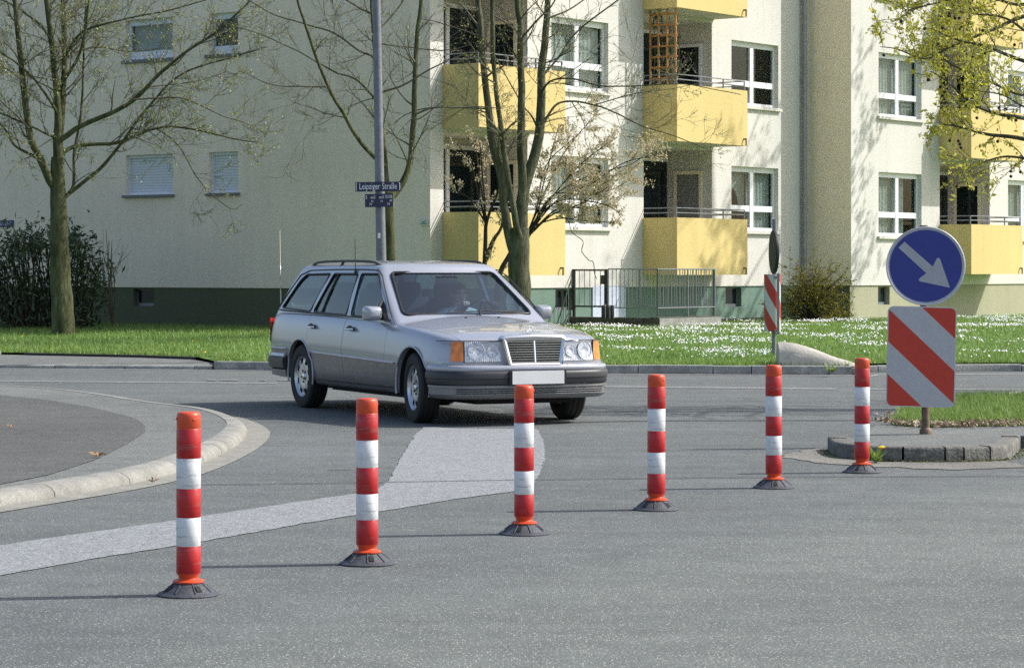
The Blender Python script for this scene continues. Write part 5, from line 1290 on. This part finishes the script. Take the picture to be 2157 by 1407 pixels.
lamp.setc(lamp.mix(1.0,(.82,.84,.90),lamp.ramp(lamp.noise(28,4,.7),[(.3,.45),(.7,1.15)]),'MULTIPLY')); lamp.bump(rib,.35,.004); M['lamp_r']=lamp.m
lg=mat('lamp_glass_disc',(.50,.53,.59),.4,metal=.3,var=.5,scale=60,coat=.3)
for s in(-1,1):
    a,b=(s*.318,s*.645); h=panel('headlight',min(a,b),max(a,b),.562,.742,.012,M['lamp_r'],topin=.025)
    for yc,rr in((s*.545,.078),(s*.392,.052)):
        mb=MB(); e=.02; tx=(nx(yc+e)-nx(yc-e)); nrm=Vector((2*e,-tx,.0056)).normalized(); q=nrm.to_track_quat('Z','Y').to_matrix().to_4x4(); c=Vector((nx(yc),yc,.652))+nrm*.004
        mb.lathe([(0,.0022),(rr*.3,.0018),(rr*.32,.0026),(rr*.9,.0024),(rr,.0018)],28,Matrix.Translation(c)@q,cap=False); mb.build('reflector',lg,h,world=False,smooth=50)
        mb=MB(); mb.tube([Matrix.Translation(c)@q@Vector((rr*math.cos(t),rr*math.sin(t),.004)) for t in np.linspace(0,2*math.pi,25)[:-1]],.003,5,closed=True); mb.build('reflector_ring',M['alloy'],h,world=False)
    a,b=(s*.655,s*.752); panel('indicator',min(a,b),max(a,b),.568,.738,.011,M['amber'],cols=14,topin=.02)
    a,b=(s*.31,s*.80); panel('lamp_sill',min(a,b),max(a,b),.533,.552,.014,M['cpaint'],rows=3,cols=14)
    # dark gap lines
    a,b=(s*.31,s*.825); panel('lamp_gap',min(a,b),max(a,b),.7405,.7465,.006,M['ctrim'],rows=2,cols=14); panel('lamp_gap',min(s*.646,s*.654),max(s*.646,s*.654),.555,.745,.006,M['ctrim'],rows=2,cols=3)
# --- grille (chrome shell, dark bed, slats)
def gx(z): return 2.226-.034*(z-.53)/.25
def gw(z): return lerp(.262,.318,(z-.53)/.25)
gr=MB(); outer=[(-gw(.525),.525),(-gw(.775)-.002,.770),(-gw(.78)+.02,.788),(0,.797),(gw(.78)-.02,.788),(gw(.775)+.002,.770),(gw(.525),.525)]
inn=[(-gw(.55)+.032,.550),(-gw(.735)+.030,.742),(-.2,.744),(0,.746),(.2,.744),(gw(.735)-.030,.742),(gw(.55)-.032,.550)]
o_=[Vector((gx(z)-.0,y,z)) for y,z in outer]; i_=[Vector((gx(z)+.004,y,z)) for y,z in inn]; back=[Vector((gx(z)-.07,y,z)) for y,z in outer]; mid=[p.lerp(q,.35)+Vector((.014,0,0)) for p,q in zip(o_,i_)]; ib=[Vector((p.x-.03,p.y,p.z)) for p in i_]
gr.grid([[p[k] for p in (back,o_,mid,i_,ib)] for k in range(7)]+[[p[0] for p in (back,o_,mid,i_,ib)]]); grl=gr.build('grille',M['chrome'],car,world=False,smooth=35)
mb=MB(); mb.add([Vector((p.x-.0,p.y,p.z)) for p in ib],[tuple(range(7))]); mb.build('grille_bed',M['ctrim'],grl,world=False)
for k in range(9):
    z=lerp(.560,.734,k/8); mb=MB(); y=gw(z)-.034; x=gx(z)-.004; mb.box((x,0,z),(.016,2*y,.0076 if k!=4 else .0095)); mb.build('slat',M['chrome'],grl,world=False)
mb=MB(); mb.tube([Vector((gx(.552)+.002,0,.552)),Vector((gx(.742)+.002,0,.742))],.0075,6); mb.build('centre_bar',M['chrome'],grl,world=False)
mb=MB(); c=Vector((2.10,0,.838)); mb.tube([c+Vector((0,.037*math.cos(t),.037*math.sin(t))) for t in np.linspace(0,2*math.pi,25)[:-1]],.0028,6,closed=True)
for a in(90,210,330): mb.tube([c,c+Vector((0,.036*math.cos(R(a)),.036*math.sin(R(a))))],[.0045,.0015],5)
mb.tube([c+Vector((0,0,-.037)),c+Vector((-.005,0,-.062))],.006,6); mb.build('hood_star',M['chrome'],car,world=False)
# --- mirrors, handles, wipers, rails, aerials
for s in(-1,1):
    mb=MB(); rot=Matrix.Translation((.60,s*.900,.962)); pr=[]
    for x,hw,hh in((-.070,.080,.062),(-.055,.085,.068),(-.01,.085,.068),(.04,.078,.060),(.062,.062,.044),(.070,.03,.02)): pr.append([rot@Vector((x,y,z)) for y,z in rrect(2*hw,2*hh,min(hh,hw)*.5,3)])
    mb.grid(pr,close=True); n=len(pr[0]); mb.f.append(tuple(reversed(range(n)))); mb.m.append(0); mb.f.append(tuple(range(len(mb.v)-n,len(mb.v)))); mb.m.append(0); mi=mb.build('mirror',M['cpaint'],car,world=False,smooth=40)
    mb=MB(); mb.add([Vector((.74,s*.79,.905)),Vector((.50,s*.79,.910)),Vector((.52,s*.755,1.085)),Vector((.60,s*.84,.905)),Vector((.50,s*.85,.91)),Vector((.54,s*.83,1.045))],[(0,1,2),(3,5,4),(0,3,4,1),(1,4,5,2),(2,5,3,0)]); mb.build('mirror_foot',M['ctrim'],mi,world=False)
    mb=MB(); mb.prism(rrect(.15,.115,.03,3),0,.004,lambda a,b,h:Vector((.527-h,s*.900+a,.962+b))); mb.build('mirror_glass',M['chrome'],mi,world=False)
    for x in(-.05,-1.07):
        dr=[o for nm,ss,o in doors if ss==s and (nm=='front_door')==(x>-.5)][0]
        mb=MB(); y=bw(x)-.012; mb.prism([(x-.09,.796),(x+.09,.796),(x+.09,.814),(x+.045,.83),(x-.0,.842),(x-.045,.83),(x-.09,.814)],0,.012,lambda a,b,h:Vector((a,s*(y+h),b))); hb=mb.build('handle_recess',M['ctrim'],dr,world=False)
        mb=MB(); mb.tube([Vector((x-.085,s*(y+.008),.804)),Vector((x-.07,s*(y+.03),.805)),Vector((x+.07,s*(y+.03),.805)),Vector((x+.085,s*(y+.008),.804))],.010,8); mb.build('handle',M['chrome'],dr,world=False)
    # roof rail
    mb=MB(); zr=lambda x:GZ1+.052+ (.035 if -1.72<x<-.12 else 0)
    pts=[Vector((.05,s*.565,1.395)),Vector((-.06,s*.565,1.418)),Vector((-.20,s*.566,1.438)),Vector((-.6,s*.565,1.447)),Vector((-1.1,s*.560,1.447)),Vector((-1.55,s*.552,1.440)),Vector((-1.72,s*.548,1.426)),Vector((-1.84,s*.545,1.392))]
    mb.tube(crom(pts,5),.013,8); mb.tube([Vector((-1.02,s*.562,1.385)),Vector((-.93,s*.562,1.445))],.015,6); mb.build('roof_rail',M['ctrim'],car,world=False,smooth=60)
    mb=MB(); xs_=np.linspace(-2.469,-2.39,10); mb.grid([[Vector((x-.003,s*(bw(x)+.004),z)) for x in xs_] for z in(.63,.70,.78,.87)]); o=mb.build('tail_light',M['redlens'],car,world=False)
mb=MB(); mb.tube([Vector((g_front(y,z)+.022,y,z)) for y,z in((.60,.962),(.2,.985),(-.25,.968))],.006,5); mb.build('wiper',M['ctrim'],car,world=False)
mb=MB(); mb.tube([Vector((.97,0.05,.935)),Vector((g_front(.1,.985)+.03,.1,.985))],.010,6); mb.build('wiper_arm',M['ctrim'],car,world=False)
for y in(-.17,.17):
    mb=MB(); mb.lathe([(.016,-.006),(.014,.008),(.005,.012)],8,Matrix.Translation((1.12,y,bzt(1.12)-.006))); mb.build('washer_nozzle',M['ctrim'],car,world=False)
mb=MB(); mb.tube([Vector((-2.33,-.70,.93)),Vector((-2.335,-.705,1.30)),Vector((-2.34,-.71,1.76))],[.007,.006,.004],6); mb.lathe([(0,-.006),(.006,-.003),(.006,.004),(0,.008)],8,Matrix.Translation((-2.34,-.71,1.765)),cap=False); mb.build('rear_aerial',M['chrome'],car,world=False)
mb=MB(); mb.lathe([(.018,0),(.016,.03),(.006,.05)],8,Matrix.Translation((-.42,-.648,1.315))); mb.tube([Vector((-.42,-.65,1.31)),Vector((-.44,-.645,1.66))],[.005,.003],5); mb.build('phone_aerial',M['ctrim'],car,world=False)
# --- interior
ci=thing('x','','',(0,0,0)); bpy.data.objects.remove(ci)
def seat(x,y,back):
    mb=MB(); 
    def slab(c,dx,dy,dz,tilt):
        Mx=Matrix.Translation(c)@Matrix.Rotation(R(tilt),4,'Y'); pr=[]
        for t,k in((-.5,.8),(-.42,.97),(0,1),(.42,.97),(.5,.8)): pr.append([Mx@Vector((a,b,t*dz)) for a,b in rrect(dx*k,dy*k,min(dx,dy)*.35,3)])
        mb.grid(pr,close=True); n=len(pr[0]); mb.f.append(tuple(reversed(range(n)))); mb.m.append(0); mb.f.append(tuple(range(len(mb.v)-n,len(mb.v)))); mb.m.append(0)
    slab((x,y,.52),.52,.50,.14,-5); slab((x-.30,y,.80),.13,.48,.58,-14)
    if back: slab((x-.40,y,1.150),.09,.26,.17,-8)
    return mb.build('seat',M['seat'],car,world=False,smooth=60)
seat(-.10,.37,True); seat(-.10,-.37,True); seat(-.95,.34,True); seat(-.95,-.34,True)
mb=MB(); mb.bbox(.44,.74,-.70,.70,.62,.935); mb.bbox(-2.23,-1.75,-.70,.70,.6,.90); mb.bbox(-2.22,.55,-.725,-.705,.6,.94); mb.bbox(-2.22,.55,.705,.725,.6,.94); mb.bbox(-2.22,.55,-.70,.70,.585,.60); mb.build('dashboard',M['cint'],car,world=False)
SWc=Vector((.24,.37,.90)); sm=Matrix.Translation(SWc)@Matrix.Rotation(R(-62),4,'Y'); mb=MB()
mb.tube([sm@Vector((.19*math.cos(t),.19*math.sin(t),0)) for t in np.linspace(0,2*math.pi,33)[:-1]],.014,8,closed=True); mb.lathe([(.0,-.02),(.065,-.015),(.065,.01),(0,.015)],14,sm,cap=False)
for a in(0,140,220): mb.tube([sm@Vector((.05*math.cos(R(a)),.05*math.sin(R(a)),0)),sm@Vector((.185*math.cos(R(a)),.185*math.sin(R(a)),0))],.012,6)
mb.build('steering_wheel',M['ctrim'],car,world=False,smooth=60)
mb=MB(); mb.bbox(.30,.325,-.11,.11,1.235,1.30); mb.build('rear_view_mirror',M['ctrim'],car,world=False)
# --- driver
M['skin']=mat('skin',(.62,.40,.30),.55,var=.08); M['shirt']=mat('pale_shirt',(.74,.76,.74),.85,var=.1); M['hairm']=mat('dark_hair',(.05,.038,.028),.8)
def skinmesh(name,vs,es,rad,sub=2):
    me=bpy.data.meshes.new(name); me.from_pydata(vs,es,[]); o=bpy.data.objects.new(name,me); col.objects.link(o); o.modifiers.new('s','SKIN'); m=o.modifiers.new('u','SUBSURF'); m.levels=sub
    for v,r in zip(me.skin_vertices[0].data,rad): v.radius=(r,r) if not hasattr(r,'__len__') else r
    me.skin_vertices[0].data[0].use_root=True
    dg=bpy.context.evaluated_depsgraph_get(); dg.update(); m2=bpy.data.meshes.new_from_object(o.evaluated_get(dg)); bpy.data.objects.remove(o); return m2
dx,dy=-.14,.37
V_=[(dx,dy,.62),(dx-.05,dy,.74),(dx-.09,dy,.86),(dx-.10,dy,.95),(dx-.09,dy,1.005),(dx-.075,dy,1.05),(dx-.055,dy,1.10),(dx-.05,dy,1.155),(dx-.055,dy,1.195)]; E_=[(i,i+1) for i in range(8)]
rad=[(.15,.12),(.15,.115),(.165,.115),(.15,.10),(.06,.055),(.055,.055),(.072,.082),(.075,.09),(.055,.07)]
hands=[]
for s in(-1,1):
    b=len(V_); wr=SWc+Vector((-.02,s*.165,.115)); sh_=Vector((dx-.09,dy+s*.19,.935)); el=Vector((dx+.08,dy+s*.265,.78)); fo=el.lerp(wr,.55); ht=wr+Vector((.055,-s*.01,.03))
    V_+= [tuple(sh_),tuple(el),tuple(fo),tuple(wr),tuple(ht)]; E_+=[(3,b),(b,b+1),(b+1,b+2),(b+2,b+3),(b+3,b+4)]; rad+=[.066,.048,.040,.028,(.022,.036)]
    for k in range(4):
        fb_=len(V_); off=Vector((0,(k-1.5)*.019,0)); p0=ht+Vector((.012,0,.0))+off; l=[.9,1.05,1.0,.8][k]
        V_+=[tuple(p0+Vector((.022*l,0,.008))),tuple(p0+Vector((.036*l,0,-.014))),tuple(p0+Vector((.020*l,0,-.034)))]; E_+=[(b+4,fb_),(fb_,fb_+1),(fb_+1,fb_+2)]; rad+=[.0088,.0082,.007]
    fb_=len(V_); p0=wr+Vector((.03,-s*.035,.01)); V_+=[tuple(p0),tuple(p0+Vector((.025,-s*.012,.012)))]; E_+=[(b+3,fb_),(fb_,fb_+1)]; rad+=[.0105,.008]
me=skinmesh('body_figure',V_,E_,rad)
hc=Vector((dx-.05,dy,1.125))
for v in me.vertices:   # face relief: nose, brow, chin, eye hollows (face looks forward, +x)
    d=v.co-hc
    if d.x>.02 and abs(d.y)<.07 and abs(d.z)<.11:
        v.co.x+=.022*math.exp(-((d.y/.014)**2+((d.z+.005)/.022)**2))+.008*math.exp(-((d.z-.035)/.012)**2)+.010*math.exp(-((d.y/.03)**2+((d.z+.075)/.018)**2))-.010*sum(math.exp(-(((d.y-q)/.016)**2+((d.z-.016)/.012)**2)) for q in(-.03,.03))
me.materials.append(M['skin']); me.materials.append(M['shirt'])
for p in me.polygons:
    c=p.center; p.material_index=1 if (c.z<1.015 and c.x<SWc.x-.10) else 0
me.shade_smooth()
drv=thing('person','driver in a pale shirt seen through the windscreen, hands on the steering wheel','person',(0,0,0))
bo=link('body',me,drv,False); bo['label']='driver figure in a pale shirt'
mb=MB(); rows=[]
for i in range(9):
    t=i/8; row=[]
    for k in range(20):
        a=2*math.pi*k/20; rr=math.sin(t*math.pi*.56); row.append(hc+Vector((-.006+.090*rr*math.cos(a)*(1 if math.cos(a)<0 else .88),.080*rr*math.sin(a),.025+.095*math.cos(t*math.pi*.56)- (0 if math.cos(a)>.2 else .05*t*t))))
    rows.append(row)
mb.grid(rows,close=True); mb.build('hair',M['hairm'],drv,world=False,smooth=70)
mb=MB()
for s in(-1,1): mb.lathe([(0,-.012),(.010,-.006),(.012,0),(.010,.006),(0,.012)],10,Matrix.Translation(hc+Vector((.070,s*.03,.016))),cap=False)
mb.build('eyes',M['hairm'],drv,world=False,smooth=60)
for s in(-1,1):
    mb=MB(); mb.lathe([(.006,-.008),(.022,-.004),(.024,.006),(.012,.008)],10,Matrix.Translation(hc+Vector((-.01,s*.078,.0)))@Matrix.Rotation(R(90),4,'X')@Matrix.Scale(1.4,4,(0,1,0))); mb.build('ear',M['skin'],drv,world=False,smooth=60)
mb=MB(); mb.tube([hc+Vector((.078,y,-.048-.25*y*y*4)) for y in np.linspace(-.022,.022,5)],.004,5); mb.build('mouth',mat('lip',(.35,.14,.11),.6),drv,world=False)
# --- place
CAR_RZ=math.atan2(-.9028,.430); CAR_LOC=Vector((-.752,24.68,0))
for o in(car,drv): o.location=CAR_LOC; o.rotation_euler=(0,0,CAR_RZ); o.scale=(1,.967,1)
# ---------------------------------------------------------------- camera, light
cam=bpy.data.cameras.new('camera'); co=bpy.data.objects.new('camera',cam); col.objects.link(co)
co.location=(0,0,HC); co.rotation_euler=(R(90),0,0); cam.sensor_width=36; cam.lens=36*F/2157; cam.shift_y=-(703.5-HY)/2157; cam.clip_start=.1; cam.clip_end=2000
sc.camera=co
EL=R(43); SUN=Vector((math.cos(EL)*.987,math.cos(EL)*.16,math.sin(EL))).normalized()
sl=bpy.data.lights.new('sun','SUN'); sl.energy=3.7; sl.angle=R(.5); sl.color=(1,.975,.93); so=bpy.data.objects.new('sun',sl); col.objects.link(so); so.rotation_euler=SUN.to_track_quat('Z','Y').to_euler(); so.location=(20,0,30)
w=bpy.data.worlds.new('World'); sc.world=w; w.use_nodes=True; nt=w.node_tree; bg=nt.nodes['Background']; sk=nt.nodes.new('ShaderNodeTexSky'); sk.sky_type='NISHITA'; sk.sun_disc=False
sk.sun_elevation=EL; sk.sun_rotation=math.atan2(SUN.x,SUN.y); sk.air_density=1.0; sk.dust_density=3.0; nt.links.new(sk.outputs[0],bg.inputs[0]); bg.inputs[1].default_value=.15
sc.view_settings.view_transform='Standard'; sc.view_settings.look='None'; sc.view_settings.exposure=.42; sc.view_settings.gamma=1
sc.cycles.max_bounces=6; sc.cycles.transparent_max_bounces=16; sc.cycles.use_denoising=False; sc.cycles.use_adaptive_sampling=False
